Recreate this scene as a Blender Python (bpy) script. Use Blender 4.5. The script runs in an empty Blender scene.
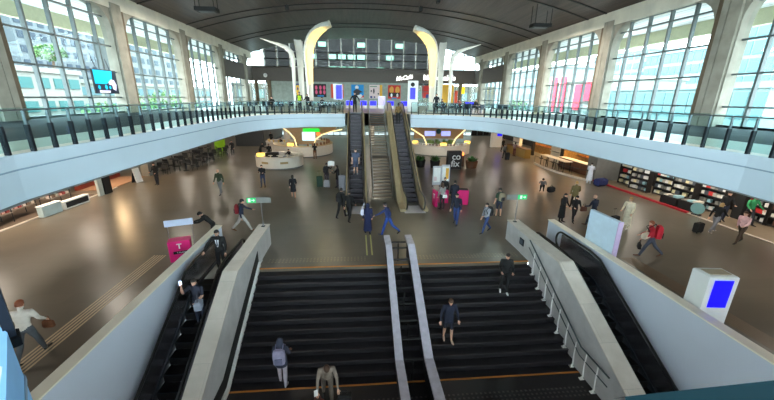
import bpy, math, random
import numpy as np
from mathutils import Vector, Matrix
R = math.radians
PI = math.pi
random.seed(7)
SC = bpy.context.scene
C = SC.collection

# ---------------------------------------------------------------- camera, world, light, exposure
H = 6.5
def camera():
    f = Vector((0.08546, 0.95243, -0.29278)).normalized()
    cd = bpy.data.cameras.new('camera'); co = bpy.data.objects.new('camera', cd); C.objects.link(co)
    cd.sensor_fit = 'HORIZONTAL'; cd.sensor_width = 36; cd.lens = 36*335/774
    cd.clip_start = 0.05; cd.clip_end = 600
    r = Vector((math.cos(YAW), -math.sin(YAW), 0)); f = Vector((math.sin(YAW)*math.cos(PIT), math.cos(YAW)*math.cos(PIT), -math.sin(PIT)))
    u = r.cross(f); c, s = math.cos(ROLL), math.sin(ROLL)
    r2 = r*c+u*s; u2 = u*c-r*s
    m = Matrix((r2, u2, -f)).transposed().to_4x4(); m.translation = Vector((0, 0, H))
    co.matrix_world = m
    SC.camera = co
YAW, PIT, ROLL = R(5.127124), R(17.023665), R(0.8)
camera()
SC.view_settings.view_transform = 'Standard'; SC.view_settings.look = 'None'
SC.view_settings.gamma = 1; SC.view_settings.use_curve_mapping = False
SC.view_settings.exposure = 1.6
SC.cycles.use_denoising = True
SC.cycles.max_bounces = 8; SC.cycles.diffuse_bounces = 4; SC.cycles.glossy_bounces = 3; SC.cycles.transparent_max_bounces = 16
SC.cycles.caustics_reflective = False; SC.cycles.caustics_refractive = False
SC.cycles.sample_clamp_indirect = 6
W = bpy.data.worlds.new('world'); SC.world = W; W.use_nodes = True
bg = W.node_tree.nodes['Background']
SKY = 5.5
bg.inputs[0].default_value = (0.80, 0.94, 1.0, 1); bg.inputs[1].default_value = SKY
sd = bpy.data.lights.new('sun', 'SUN'); sd.energy = 1.5; sd.angle = R(12); sd.color = (1, .95, .85)
so = bpy.data.objects.new('sun', sd); C.objects.link(so); so.rotation_euler = (R(38), 0, R(28))
def area(name, loc, rot, sx, sy, power, col=(1, 1, 1), portal=False):
    l = bpy.data.lights.new(name, 'AREA'); l.shape = 'RECTANGLE'; l.size = sx; l.size_y = sy; l.energy = power; l.color = col
    if portal: l.cycles.is_portal = True
    o = bpy.data.objects.new(name, l); C.objects.link(o); o.location = loc; o.rotation_euler = rot
    return o
# daylight portals just inside the two glazed side walls
area('window_portal', (-17.25, 25, 8.6), (0, R(-90), 0), 6.8, 69, 1, portal=True)
area('window_portal', (1.6, -7.9, 8.9), (R(90), 0, R(180)), 37, 12, 1, portal=True)
area('window_portal', (20.45, 25, 8.6), (0, R(90), 0), 6.8, 69, 1, portal=True)

# ---------------------------------------------------------------- materials
def lin(c):
    return tuple((v/255/12.92 if v/255 <= .04045 else ((v/255+.055)/1.055)**2.4) for v in c)
_M = {}
def mat(name, col, rough=.6, metal=0, var=0.0, scale=4.0, emit=0, bump=0, spec=.5):
    """col sRGB 0-255; a noise varies the colour a little on every material"""
    if name in _M: return _M[name]
    m = bpy.data.materials.new(name); m.use_nodes = True; nt = m.node_tree; b = nt.nodes['Principled BSDF']
    c = lin(col); b.inputs['Roughness'].default_value = rough; b.inputs['Metallic'].default_value = metal
    b.inputs['Specular IOR Level'].default_value = spec
    tc = nt.nodes.new('ShaderNodeTexCoord'); n = nt.nodes.new('ShaderNodeTexNoise'); n.inputs['Scale'].default_value = scale; n.inputs['Detail'].default_value = 4
    nt.links.new(tc.outputs['Object'], n.inputs['Vector'])
    rp = nt.nodes.new('ShaderNodeValToRGB'); v = var or .06
    rp.color_ramp.elements[0].position = .3; rp.color_ramp.elements[1].position = .7
    rp.color_ramp.elements[0].color = tuple(x*(1-v) for x in c)+(1,); rp.color_ramp.elements[1].color = tuple(min(1, x*(1+v)) for x in c)+(1,)
    nt.links.new(n.outputs['Fac'], rp.inputs['Fac']); nt.links.new(rp.outputs['Color'], b.inputs['Base Color'])
    if emit:
        b.inputs['Emission Color'].default_value = c+(1,); b.inputs['Emission Strength'].default_value = emit
    if bump:
        bp = nt.nodes.new('ShaderNodeBump'); bp.inputs['Strength'].default_value = bump; nt.links.new(n.outputs['Fac'], bp.inputs['Height']); nt.links.new(bp.outputs['Normal'], b.inputs['Normal'])
    _M[name] = m; return m
def glassmat(name, tint, gloss=.12):
    m = bpy.data.materials.new(name); m.use_nodes = True; nt = m.node_tree; nt.nodes.remove(nt.nodes['Principled BSDF'])
    out = nt.nodes['Material Output']; t = nt.nodes.new('ShaderNodeBsdfTransparent'); g = nt.nodes.new('ShaderNodeBsdfGlossy'); mx = nt.nodes.new('ShaderNodeMixShader')
    t.inputs[0].default_value = tint+(1,); g.inputs['Roughness'].default_value = .03
    fr = nt.nodes.new('ShaderNodeLayerWeight'); fr.inputs[0].default_value = .5; pw = nt.nodes.new('ShaderNodeMath'); pw.operation = 'POWER'; pw.inputs[1].default_value = 5
    nt.links.new(fr.outputs['Facing'], pw.inputs[0]); ml = nt.nodes.new('ShaderNodeMath'); ml.operation = 'MULTIPLY_ADD'; ml.inputs[1].default_value = gloss*4; ml.inputs[2].default_value = gloss*.3
    nt.links.new(pw.outputs[0], ml.inputs[0]); nt.links.new(ml.outputs[0], mx.inputs[0]); nt.links.new(t.outputs[0], mx.inputs[1]); nt.links.new(g.outputs[0], mx.inputs[2]); nt.links.new(mx.outputs[0], out.inputs[0])
    _M[name] = m; return m
COPING = mat('pale_coping', (240, 230, 212), .5, var=.08, scale=1.2)
def stone(name, c1, c2, rough, tile=(1.2, .6), mortar=.012, scale=.35, bump=0.0, rot=0, jointf=.6):
    """tiled polished stone with large soft patches"""
    m = bpy.data.materials.new(name); m.use_nodes = True; nt = m.node_tree; b = nt.nodes['Principled BSDF']; L = nt.links.new
    tc = nt.nodes.new('ShaderNodeTexCoord'); n = nt.nodes.new('ShaderNodeTexNoise'); n.inputs['Scale'].default_value = scale; n.inputs['Detail'].default_value = 6; n.inputs['Roughness'].default_value = .6
    L(tc.outputs['Object'], n.inputs['Vector'])
    rp = nt.nodes.new('ShaderNodeValToRGB'); rp.color_ramp.elements[0].position = .32; rp.color_ramp.elements[1].position = .68
    rp.color_ramp.elements[0].color = lin(c1)+(1,); rp.color_ramp.elements[1].color = lin(c2)+(1,); L(n.outputs['Fac'], rp.inputs['Fac'])
    br = nt.nodes.new('ShaderNodeTexBrick'); br.offset = .5; br.inputs['Scale'].default_value = 1; br.inputs['Brick Width'].default_value = tile[0]; br.inputs['Row Height'].default_value = tile[1]; br.inputs['Mortar Size'].default_value = mortar
    br.inputs['Color1'].default_value = (1, 1, 1, 1); br.inputs['Color2'].default_value = (.88, .88, .88, 1); br.inputs['Mortar'].default_value = (jointf,)*3+(1,)
    L(tc.outputs['Object'], br.inputs['Vector'])
    mx = nt.nodes.new('ShaderNodeMix'); mx.data_type = 'RGBA'; mx.blend_type = 'MULTIPLY'; mx.inputs[0].default_value = 1
    L(rp.outputs['Color'], mx.inputs[6]); L(br.outputs['Color'], mx.inputs[7]); L(mx.outputs[2], b.inputs['Base Color'])
    rr = nt.nodes.new('ShaderNodeMapRange'); rr.inputs['To Min'].default_value = rough*.8; rr.inputs['To Max'].default_value = rough*1.25; L(n.outputs['Fac'], rr.inputs['Value']); L(rr.outputs[0], b.inputs['Roughness'])
    if name == 'dark_granite': b.inputs['Specular IOR Level'].default_value = .12
    _M[name] = m; return m
def slats(name, col, rough, freq, axis='X', metal=.0, depth=.5):
    """narrow metal strips running along the hall"""
    m = bpy.data.materials.new(name); m.use_nodes = True; nt = m.node_tree; b = nt.nodes['Principled BSDF']; L = nt.links.new
    tc = nt.nodes.new('ShaderNodeTexCoord'); w = nt.nodes.new('ShaderNodeTexWave'); w.wave_type = 'BANDS'; w.bands_direction = axis; w.inputs['Scale'].default_value = freq; w.wave_profile = 'SAW'
    L(tc.outputs['Object'], w.inputs['Vector'])
    n = nt.nodes.new('ShaderNodeTexNoise'); n.inputs['Scale'].default_value = 1.5
    mp = nt.nodes.new('ShaderNodeMapping'); mp.inputs['Scale'].default_value = (3, .12, 1); L(tc.outputs['Object'], mp.inputs['Vector']); L(mp.outputs[0], n.inputs['Vector'])
    rp = nt.nodes.new('ShaderNodeValToRGB'); c = lin(col); rp.color_ramp.elements[0].position = .3; rp.color_ramp.elements[1].position = .72
    rp.color_ramp.elements[0].color = tuple(x*.6 for x in c)+(1,); rp.color_ramp.elements[1].color = tuple(x*1.45 for x in c)+(1,)
    L(n.outputs['Fac'], rp.inputs['Fac']); L(rp.outputs['Color'], b.inputs['Base Color'])
    bp = nt.nodes.new('ShaderNodeBump'); bp.inputs['Strength'].default_value = depth; bp.inputs['Distance'].default_value = .02; L(w.outputs['Fac'], bp.inputs['Height']); L(bp.outputs['Normal'], b.inputs['Normal'])
    b.inputs['Roughness'].default_value = rough; b.inputs['Metallic'].default_value = metal
    _M[name] = m; return m

FLOOR = stone('floor_stone', (95, 88, 77), (107, 99, 87), .3, (1.2, .6), .008, .22, jointf=.86)
MEZZ_PALE = stone('pale_terrazzo', (205, 200, 182), (228, 224, 205), .3, (1.2, 1.2), .008, .5, jointf=.9)
MEZZ_DARK = stone('dark_granite', (12, 20, 25), (20, 30, 36), .6, (1.2, 1.2), .008, .5)
MEZZ_TAN = stone('tan_stone', (150, 132, 108), (172, 152, 126), .35, (1.2, 1.2), .008, .5)
STAIR = stone('stair_stone', (24, 23, 27), (33, 31, 35), .45, (1.2, 5), .006, 1.2)
GREYSTONE = stone('grey_stone_slab', (176, 174, 174), (200, 198, 198), .55, (.9, 5), .006, 1.6, jointf=.8)
BEIGESTONE = stone('beige_stone_slab', (198, 188, 176), (216, 207, 196), .5, (.9, 1.1), .008, 1.6, jointf=.75)
CONC = mat('concrete', (152, 147, 134), .85, var=.18, scale=1.3, bump=.1)
CONCD = mat('weathered_concrete', (104, 90, 72), .9, var=.2, scale=1.5, bump=.1)  # brown columns, and shade painted down the far side of wall columns
CREAMBEAM = mat('pale_concrete_beam', (226, 220, 204), .8, var=.12, scale=.8)
CEIL = slats('ceiling_strips', (68, 55, 51), .42, 1.6, 'X', .3, .6)
RIBB = mat('black_groove', (14, 13, 14), .6)
FASCIA = mat('pale_blue_render', (184, 197, 208), .45, var=.04, scale=.6)
GROOVE = mat('grey_joint', (128, 146, 162), .7)
WHITE = mat('white_paint', (226, 226, 224), .4, var=.02)
PANELW = mat('pale_grey_render', (200, 206, 220), .5, var=.04, scale=.5)
LAMPW = mat('white_shell', (222, 222, 214), .4, var=.03)
STEEL = mat('brushed_steel', (158, 160, 164), .3, .85, var=.08)
STEELM = mat('mid_steel', (84, 96, 100), .4, .6)
STEELD = mat('dark_steel', (34, 42, 50), .4, .5)
BLACK = mat('black_rubber', (12, 12, 13), .35)
BLACKM = mat('matt_black', (16, 16, 17), .7)
STEP = mat('escalator_step', (20, 20, 23), .5, .5, var=.15, scale=9)
STEPUP = mat('escalator_step_grey', (58, 54, 60), .5, .3, var=.15, scale=9); STEPE = mat('step_edge', (128, 118, 130), .5, .4)
ORANGE = mat('orange_nosing', (186, 116, 48), .6)
CREAM = mat('cream_cladding', (168, 152, 120), .4, var=.08)  # cream tone paints in the light reflected by the escalator decks
MULL = mat('grey_aluminium', (92, 102, 102), .5, .1)
BAND = mat('brown_grey_fascia', (92, 84, 78), .55, var=.06)
BLUES = mat('blue_screen', (14, 4, 246), .4, emit=.42)
GLASS = glassmat('window_glass', (.90, .97, .97), .10)
BGLASS = glassmat('balustrade_glass', (.78, .90, .90), .07)
WOODB = mat('brown_wood', (96, 58, 36), .55, var=.2)
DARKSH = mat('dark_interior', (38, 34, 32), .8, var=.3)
WARMSH = mat('ochre_interior', (176, 132, 70), .7, var=.25)
GREYP = mat('grey_pillar', (112, 112, 108), .7, var=.08)
CLERE = mat('beige_back_wall', (150, 160, 150), .6, var=.15, scale=2)
KWHITE = mat('kiosk_white', (224, 214, 200), .4, var=.04)
WARML = mat('warm_light', (255, 206, 120), .5, emit=6)
COOLL = mat('white_light', (255, 246, 226), .5, emit=6)
RED = mat('red_paint', (168, 32, 44), .5, var=.12)
PINK = mat('magenta_panel', (214, 22, 112), .45)
GREEN = mat('leaf_green', (66, 104, 50), .7, var=.4, scale=3)
TRUNK = mat('bark', (80, 64, 50), .9)

# ---------------------------------------------------------------- mesh helpers
class MB:
    def __init__(s): s.v = []; s.f = []; s.m = []; s.cur = 0
    def mesh(s, vs, fs, m=None):
        b = len(s.v); s.v += [tuple(v) for v in vs]
        for f in fs: s.f.append(tuple(b+i for i in f)); s.m.append(s.cur if m is None else m)
    def box(s, x0, x1, y0, y1, z0, z1, m=None):
        s.mesh([(x0,y0,z0),(x1,y0,z0),(x1,y1,z0),(x0,y1,z0),(x0,y0,z1),(x1,y0,z1),(x1,y1,z1),(x0,y1,z1)],
               [(0,3,2,1),(4,5,6,7),(0,1,5,4),(1,2,6,5),(2,3,7,6),(3,0,4,7)], m)
    def cbox(s, x, y, z, w, d, h, m=None, rz=0, bev=0):
        """centre x y, base z"""
        c, n = math.cos(rz), math.sin(rz); b = bev
        def ring(z, i): return [(x+px*c-py*n, y+px*n+py*c, z) for px, py in ((-w/2+i,-d/2+i),(w/2-i,-d/2+i),(w/2-i,d/2-i),(-w/2+i,d/2-i))]
        if not b:
            s.mesh(ring(z, 0)+ring(z+h, 0), [(0,3,2,1),(4,5,6,7),(0,1,5,4),(1,2,6,5),(2,3,7,6),(3,0,4,7)], m)
        else:
            vs = ring(z, b)+ring(z+b, 0)+ring(z+h-b, 0)+ring(z+h, b); fs = [(3,2,1,0),(12,13,14,15)]
            for k in range(3):
                for i in range(4): fs.append((k*4+i, k*4+(i+1)%4, k*4+4+(i+1)%4, k*4+4+i))
            s.mesh(vs, fs, m)
    def poly(s, pts, z0, z1, m=None):
        """extrude an xy polygon"""
        n = len(pts); s.mesh([(p[0],p[1],z0) for p in pts]+[(p[0],p[1],z1) for p in pts],
            [tuple(range(n-1,-1,-1)), tuple(range(n,2*n))]+[(i,(i+1)%n,n+(i+1)%n,n+i) for i in range(n)], m)
    def side(s, pts, x0, x1, m=None):
        """extrude a (y,z) polygon along x"""
        n = len(pts); s.mesh([(x0,p[0],p[1]) for p in pts]+[(x1,p[0],p[1]) for p in pts],
            [tuple(range(n)), tuple(range(2*n-1,n-1,-1))]+[(i,n+i,n+(i+1)%n,(i+1)%n) for i in range(n)], m)
    def front(s, pts, y0, y1, m=None):
        """extrude an (x,z) polygon along y"""
        n = len(pts); s.mesh([(p[0],y0,p[1]) for p in pts]+[(p[0],y1,p[1]) for p in pts],
            [tuple(range(n)), tuple(range(2*n-1,n-1,-1))]+[(i,n+i,n+(i+1)%n,(i+1)%n) for i in range(n)], m)
    def strip(s, a, b, m=None):
        n = len(a); s.mesh(list(a)+list(b), [(i,i+1,n+i+1,n+i) for i in range(n-1)], m)
    def tube(s, path, r, n=8, m=None, cap=True):
        path = [Vector(p) for p in path]; rr = r if isinstance(r, (list, tuple)) else [r]*len(path); vs = []
        up = Vector((0,0,1)); N = None
        for i, p in enumerate(path):
            t = (path[min(i+1,len(path)-1)]-path[max(i-1,0)]).normalized()
            if N is None: N = t.cross(up if abs(t.z) < .9 else Vector((1,0,0))).normalized()
            else: N = (N-t*N.dot(t)).normalized()
            B = t.cross(N)
            vs += [p+(N*math.cos(2*PI*k/n)+B*math.sin(2*PI*k/n))*rr[i] for k in range(n)]
        fs = [(i*n+k, i*n+(k+1)%n, (i+1)*n+(k+1)%n, (i+1)*n+k) for i in range(len(path)-1) for k in range(n)]
        if cap: fs += [tuple(range(n-1,-1,-1)), tuple(range(len(vs)-n, len(vs)))]
        s.mesh(vs, fs, m)
    def loft(s, rings, m=None):
        n = len(rings[0]); vs = [p for r in rings for p in r]
        fs = [(i*n+k, i*n+(k+1)%n, (i+1)*n+(k+1)%n, (i+1)*n+k) for i in range(len(rings)-1) for k in range(n)]
        fs += [tuple(range(n-1,-1,-1)), tuple(range(len(vs)-n, len(vs)))]
        s.mesh(vs, fs, m)
    def lathe(s, prof, x=0, y=0, n=16, m=None, a0=0, a1=2*PI):
        full = abs(a1-a0-2*PI) < 1e-6; k = n if full else n+1
        vs = [(x+r*math.cos(a0+(a1-a0)*j/n), y+r*math.sin(a0+(a1-a0)*j/n), z) for r, z in prof for j in range(k)]
        fs = [(i*k+j, i*k+(j+1)%k, (i+1)*k+(j+1)%k, (i+1)*k+j) for i in range(len(prof)-1) for j in range(k if full else k-1)]
        if full and prof[0][0] > 1e-4: fs.append(tuple(range(k-1,-1,-1)))
        if full and prof[-1][0] > 1e-4: fs.append(tuple(range(len(vs)-k, len(vs))))
        s.mesh(vs, fs, m)
    def ball(s, c, r, m=None, n=10, k=7):
        rx, ry, rz = r if isinstance(r, (tuple, list)) else (r, r, r)
        vs = [(c[0],c[1],c[2]-rz)]
        for i in range(1, k): 
            a = PI*i/k
            vs += [(c[0]+rx*math.sin(a)*math.cos(2*PI*j/n), c[1]+ry*math.sin(a)*math.sin(2*PI*j/n), c[2]-rz*math.cos(a)) for j in range(n)]
        vs.append((c[0],c[1],c[2]+rz)); L = len(vs)-1
        fs = [(0,1+(j+1)%n,1+j) for j in range(n)]+[(L,1+(k-2)*n+j,1+(k-2)*n+(j+1)%n) for j in range(n)]
        fs += [(1+i*n+j,1+i*n+(j+1)%n,1+(i+1)*n+(j+1)%n,1+(i+1)*n+j) for i in range(k-2) for j in range(n)]
        s.mesh(vs, fs, m)
    def build(s, name, mats, parent=None, smooth=False, loc=None, rz=0):
        me = bpy.data.meshes.new(name); me.from_pydata(s.v, [], s.f)
        for mm in (mats if isinstance(mats, (list, tuple)) else [mats]): me.materials.append(mm)
        me.polygons.foreach_set('material_index', s.m)
        if smooth: me.polygons.foreach_set('use_smooth', [True]*len(s.f))
        me.update()
        o = bpy.data.objects.new(name, me); C.objects.link(o)
        if smooth:
            try: me.set_sharp_from_angle(angle=R(40))
            except Exception: pass
        if parent: o.parent = parent
        if loc: o.location = loc; o.rotation_euler = (0,0,rz)
        return o
def tag(o, label, cat, group=None):
    o['label'] = label; o['category'] = cat
    if group: o['group'] = group
    return o
def thing(name, label, cat, loc=(0,0,0), rz=0, group=None):
    o = bpy.data.objects.new(name, None); C.objects.link(o); o.location = loc; o.rotation_euler = (0,0,rz); o.empty_display_size = .2
    return tag(o, label, cat, group)
def struct(o): o['kind'] = 'structure'; return o
def kids(o): return [c for c in bpy.data.objects if c.parent == o]
def copy_part(o, parent, loc=None, rz=None):
    c = o.copy(); C.objects.link(c); c.parent = parent
    if loc is not None: c.location = loc
    if rz is not None: c.rotation_euler = (0,0,rz)
    return c
def dup(o, children, loc, rz=0, label=None):
    r = o.copy(); C.objects.link(r); r.location = loc; r.rotation_euler = (0,0,rz)
    if label: r['label'] = label
    for c in children:
        d = c.copy(); C.objects.link(d); d.parent = r
    return r
FONT = None
def text(s, size, mat_, parent=None, loc=(0,0,0), rot=(0,0,0), name='lettering', ext=.01, align='CENTER', squash=1, shear=0, bold=0.0):
    cu = bpy.data.curves.new(name, 'FONT'); cu.body = s; cu.size = size; cu.extrude = ext; cu.align_x = align; cu.align_y = 'CENTER'; cu.offset = bold; cu.shear = shear
    t = bpy.data.objects.new(name, cu); C.objects.link(t)
    dg = bpy.context.evaluated_depsgraph_get(); me = bpy.data.meshes.new_from_object(t.evaluated_get(dg)); bpy.data.objects.remove(t)
    me.materials.clear(); me.materials.append(mat_)
    o = bpy.data.objects.new(name, me); C.objects.link(o); o.location = loc; o.rotation_euler = rot; o.scale = (squash, 1, 1)
    if parent: o.parent = parent
    return o

# ================================================================ STRUCTURE
XL, XR = -17.3, 20.5          # glazed side walls
MZ = 5.15                     # gallery floor
XC = 1.5
SOFF = 30
LAMPM = mat('strip_lamp', (255, 240, 214), .5, emit=3)  # glow of the added lamps under the gallery, unseen from above
COLS = [-9.8, -.35, 9.1, 18.6, 28.05, 37.55, 47.05, 56.55]
YB = 60.0
def ceil_z(x): return 15.65-2.6*(abs(x-1.6)/18.9)**2.2

# ground floor with the stairwell left open
f = MB()
f.box(-21, 25, 13.0, YB, -.3, 0); f.box(-21, -6.3, -8, 13.0, -.3, 0); f.box(9.4, 25, -8, 13.0, -.3, 0)
f.box(-3.95, 7.1, 12.2, 13.0, -.3, 0)
struct(f.build('floor', FLOOR))
# wide stairs down towards the viewer
st = MB(); n = 12; run = 3.95/n; rise = 1.98/n
for i in range(n):
    y1 = 12.2-i*run; z = -(i+1)*rise
    st.box(-4.0, 7.1, y1-run-.02, y1, z-.4, z, 0)
    st.box(-4.0, 7.1, y1-.035, y1+.012, z+rise-.028, z+rise+.003, 2 if i else 1)  # orange strip on the top step, lighter strips on the others
st.box(-4.0, 7.1, 8.2, 8.262, -1.985, -1.972, 1)
st.box(-4.0, 7.1, -6, 8.25, -2.3, -1.98, 0)
for i in range(2):
    for k in range(11):
        pass
struct(st.build('floor_stairs', [STAIR, ORANGE, mat('worn_step_edge', (43, 40, 44), .6)]))
# tactile strips as thin ribs / studs
def tactile(name, pts, m):
    t = MB(); 
    for p in pts: t.box(*p)
    return struct(t.build(name, m))
TACT = mat('tactile_pale_rib', (196, 176, 146), .5)
tactile('trim_1', [(-8.6+.11*k, -8.57+.11*k+.02, 2, 13.6, 0, .006) for k in range(5)], TACT)
tactile('trim_2', [(11.3+.09*k, 11.3+.09*k+.035, 2, 12.2, 0, .006) for k in range(7)], mat('tactile_brown_rib', (128, 106, 82), .5))
tactile('trim_3', [(-3.7+.14*i, -3.64+.14*i, 12.62+.14*j, 12.68+.14*j, 0, .006) for i in range(76) for j in range(3) if not 28 < i < 42], mat('tactile_stud', (134, 124, 104), .5))
tactile('trim_4', [(-3.7+.14*i, -3.64+.14*i, 7.35+.14*j, 7.41+.14*j, -1.98, -1.974) for i in range(76) for j in range(3)], mat('tactile_stud_dark', (74, 70, 70), .5))
tactile('trim_5', [(.32+.22*k, .38+.22*k, 13.1, 15.3, 0, .006) for k in range(2)], mat('tactile_yellow', (190, 186, 120), .5))
tactile('trim_6', [(9.75, 9.85, 11.7, 14.4, 0, .006), (9.9, 10.0, 11.2, 14.4, 0, .006)], mat('yellow_floor_line', (196, 190, 60), .5))
# stairwell walls: parapets with stone coping
for sgn, x0, x1, nm in ((-1, -6.28, -6.05, 'wall_parapet_left'), (1, 9.12, 9.38, 'wall_parapet_right')):
    w = MB(); w.box(x0, x1, -6, 14.4, -6, .96, 0); w.box(x0-.03, x1+.03, -6, 14.43, .96, 1.0, 1)
    struct(w.build(nm, [PANELW, COPING]))
def stonewall(nm, x0, x1, face):
    w = MB(); prof = [(14.5, 0), (14.5, .95), (10.25, .95), (10.25-6.2, .95-3.35), (-2, -2.6), (-2, -6), (12.2, -6), (12.2, -.1)]
    w.side(prof, x0, x1, 0)
    w.side([(14.53, .93), (14.53, .97), (10.24, .97), (4.0, -2.4), (4.0, -2.44), (10.24, .93)], x0-.02, x1+.02, 1)
    struct(w.build(nm, [GREYSTONE, BEIGESTONE]))
stonewall('wall_stairs_left', -4.45, -4.0, 1); stonewall('wall_stairs_right', 7.12, 7.65, -1)
# white sloping kerb of the left stair wall with a flat black strip painted as the shadow gap above it
k = MB(); k.side([(12.4, .0), (12.4, .18), (8.3, -1.85), (6, -1.85), (6, -1.98), (8.25, -1.98)], -4.0, -3.9, 0)
struct(k.build('trim_7', WHITE))
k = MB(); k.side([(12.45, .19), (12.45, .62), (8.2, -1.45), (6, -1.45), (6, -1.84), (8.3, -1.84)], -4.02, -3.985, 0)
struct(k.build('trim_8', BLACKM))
# escalator pit floors
k = MB(); k.box(-6.05, -4.45, -6, 12, -6.2, -6.05); k.box(7.65, 9.12, -6, 12, -6.2, -6.05); k.box(-6.05,-4.45,10.9,14.4,-.35,-.03); k.box(7.65,9.12,10.9,14.4,-.35,-.03)
struct(k.build('floor_escalator_pit', BLACKM))

# gallery slab ring around the opening
def opening(off=0.0, far=0.0):
    """points of the opening edge, from the near middle clockwise (left side first)"""
    a, xc, y0, d = 9.0-off, 1.4, 19.4, 9.1-off+far; pts = []
    for k in range(0, 41):
        t = PI-PI*k/40; c, s = math.cos(t), math.sin(t); e = 2/3.0
        pts.append((xc+a*math.copysign(abs(c)**e, c), y0+d*abs(s)**e))
    q = []
    for a_, b_ in zip(pts, pts[1:]):
        q.append(a_)
        for xn, up in ((-1.0, True), (4.42, False)):
            if a_[0] < xn <= b_[0]:
                yy_ = a_[1]+(b_[1]-a_[1])*(xn-a_[0])/(b_[0]-a_[0]); q += [(xn, yy_), (xn+.001, 29.75)] if up else [(xn-.001, 29.75), (xn, yy_)]
    q.append(pts[-1]); pts = [(x, 29.75) if -1.0 < x < 4.419 else (x, y) for x, y in q]
    L = [(-.9+off*.3, .1), (-1.25+off*.3, .9-off*.3), (-1.62+off*.3, 1.35-off*.3), (-2.03+off*.4, 1.8+off*.2), (-3.8+off*.3, 2.9+off), (-5.6+off*.5, 3.9+off), (-6.75+off*.8, 5.2+off*.6), (-7.3+off*.9, 6.5+off*.3), (-7.55+off, 8.0)]
    Rr = [(10.36-off, 8.0), (10.1-off*.9, 6.3+off*.4), (9.5-off*.8, 4.8+off*.6), (8.4-off*.5, 3.4+off), (6, 1.7+off), (3.2, .6+off*.5), (1.5, .3+off*.2), (.9, .1)]
    return L+pts+Rr
def ring_band(nm, off, z0, z1, thick, m, m2=None):
    o = opening(off); i = opening(off-thick); b = MB()
    b.strip([(x,y,z0) for x,y in o], [(x,y,z1) for x,y in o]); b.strip([(x,y,z1) for x,y in o], [(x,y,z1) for x,y in i])
    b.strip([(x,y,z1) for x,y in i], [(x,y,z0) for x,y in i]); b.strip([(x,y,z0) for x,y in i], [(x,y,z0) for x,y in o])
    return b
def zone(inner, outer, z0, z1, m, nm):
    b = MB(); n = len(inner)
    b.strip([(x,y,z1) for x,y in inner], [(x,y,z1) for x,y in outer]); b.strip([(x,y,z0) for x,y in outer], [(x,y,z0) for x,y in inner])
    b.strip([(x,y,z0) for x,y in inner], [(x,y,z1) for x,y in inner])
    return struct(b.build(nm, m))
op = opening()
def push(pts, dx_l, dx_r):
    """offset outwards: pale strip of the gallery"""
    q = []
    for x, y in pts:
        s = (x-XC)/9.0; d = dx_r if s > 0 else dx_l
        q.append((x+d*max(-1,min(1,s*1.15)), y+(.9 if y > 19.4 else -.3)*(max(0, y-19.4)/9 if y > 19.4 else 1)*2.0))
    return q
mid = push(op, 2.3, 3.3)
def outer(pts):
    q = []
    for x, y in pts:
        if y > 19.4:
            t = math.atan2(y-19.4, x-XC); c, s = math.cos(t), math.sin(t)
            k = min((XR+.4-XC)/max(c, 1e-6) if c > 0 else 1e9, (XL-.4-XC)/min(c, -1e-6) if c < 0 else 1e9, 12.6/max(s, 1e-6)); q.append((XC+k*c, 19.4+k*s))
        else: q.append((XL-.4 if x < 0 else XR+.4, y if abs(x) > 2.5 else .2))
    return q
out = outer(op)
# keep quads convex near the front
out = [(x, max(y-1.2, -8) if i < 9 or i > len(op)-8 else y) for i, (x, y) in enumerate(out)]
zone(opening(-.06), mid, MZ-.12, MZ, MEZZ_PALE, 'floor_gallery_edge')
zone(mid, out, MZ-.12, MZ, MEZZ_DARK, 'floor_gallery_sides')
g = MB(); g.box(XL-.4, XR+.4, 31.99, YB, MZ-.12, MZ-.002)
struct(g.build('floor_gallery_back', MEZZ_TAN))
g = MB(); g.box(XL-.4, XR+.4, -8, -.4, MZ-.12, MZ-.001); g.box(-.9, .9, -.4, .2, MZ-.12, MZ-.001)
struct(g.build('floor_gallery_near', MEZZ_PALE))
# soffit under the gallery
so_ = MB(); o2 = opening(.15); 
so_.strip([(x,y,4.15) for x,y in o2], [(x,y,4.15) for x,y in [(p[0], p[1]) for p in out]])
so_.box(-21, 25, 31.9, YB, 4.1, 4.15); so_.box(-21, XL-.3, -8, 32, 4.1, 4.15); so_.box(XR+.3, 25, -8, 32, 4.1, 4.15)
struct(so_.build('ceiling_under_gallery', mat('soffit_grey', (120, 118, 114), .6)))
k_ = 0
for sx_, ys_ in ((-12.3, range(2, 60, 7)), (-19, range(3, 60, 7)), (15.6, range(2, 60, 7)), (22.5, range(3, 60, 7)), (-6, (36, 45, 54)), (2, (36, 45, 54)), (9, (36, 45, 54))):
    for y_ in ys_:
        m = MB(); m.box(-.6, .6, -.1, .1, -.05, 0); o_ = m.build('ceiling_lamp', LAMPM, loc=(sx_, y_, 4.15), rz=PI/2); tag(o_, 'slim white strip lamp on the soffit under the gallery', 'lamp', 'added strip lamps under the gallery')
        area('strip_light', (sx_, y_, 4.06), (0, 0, 0), 1.0, .5, SOFF, (1, .9, .76))  # added to brighten the ground floor, out of view under the soffit
# fascia of the opening, in two steps with a joint
b = ring_band('x', 0.0, 4.86, MZ+.02, .1, 0); struct(b.build('trim_9', FASCIA))
b = ring_band('x', 0.03, 4.83, 4.862, .1, 0); struct(b.build('trim_10', GROOVE))
b = ring_band('x', 0.0, 4.12, 4.832, .1, 0); struct(b.build('trim_11', FASCIA))

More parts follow.
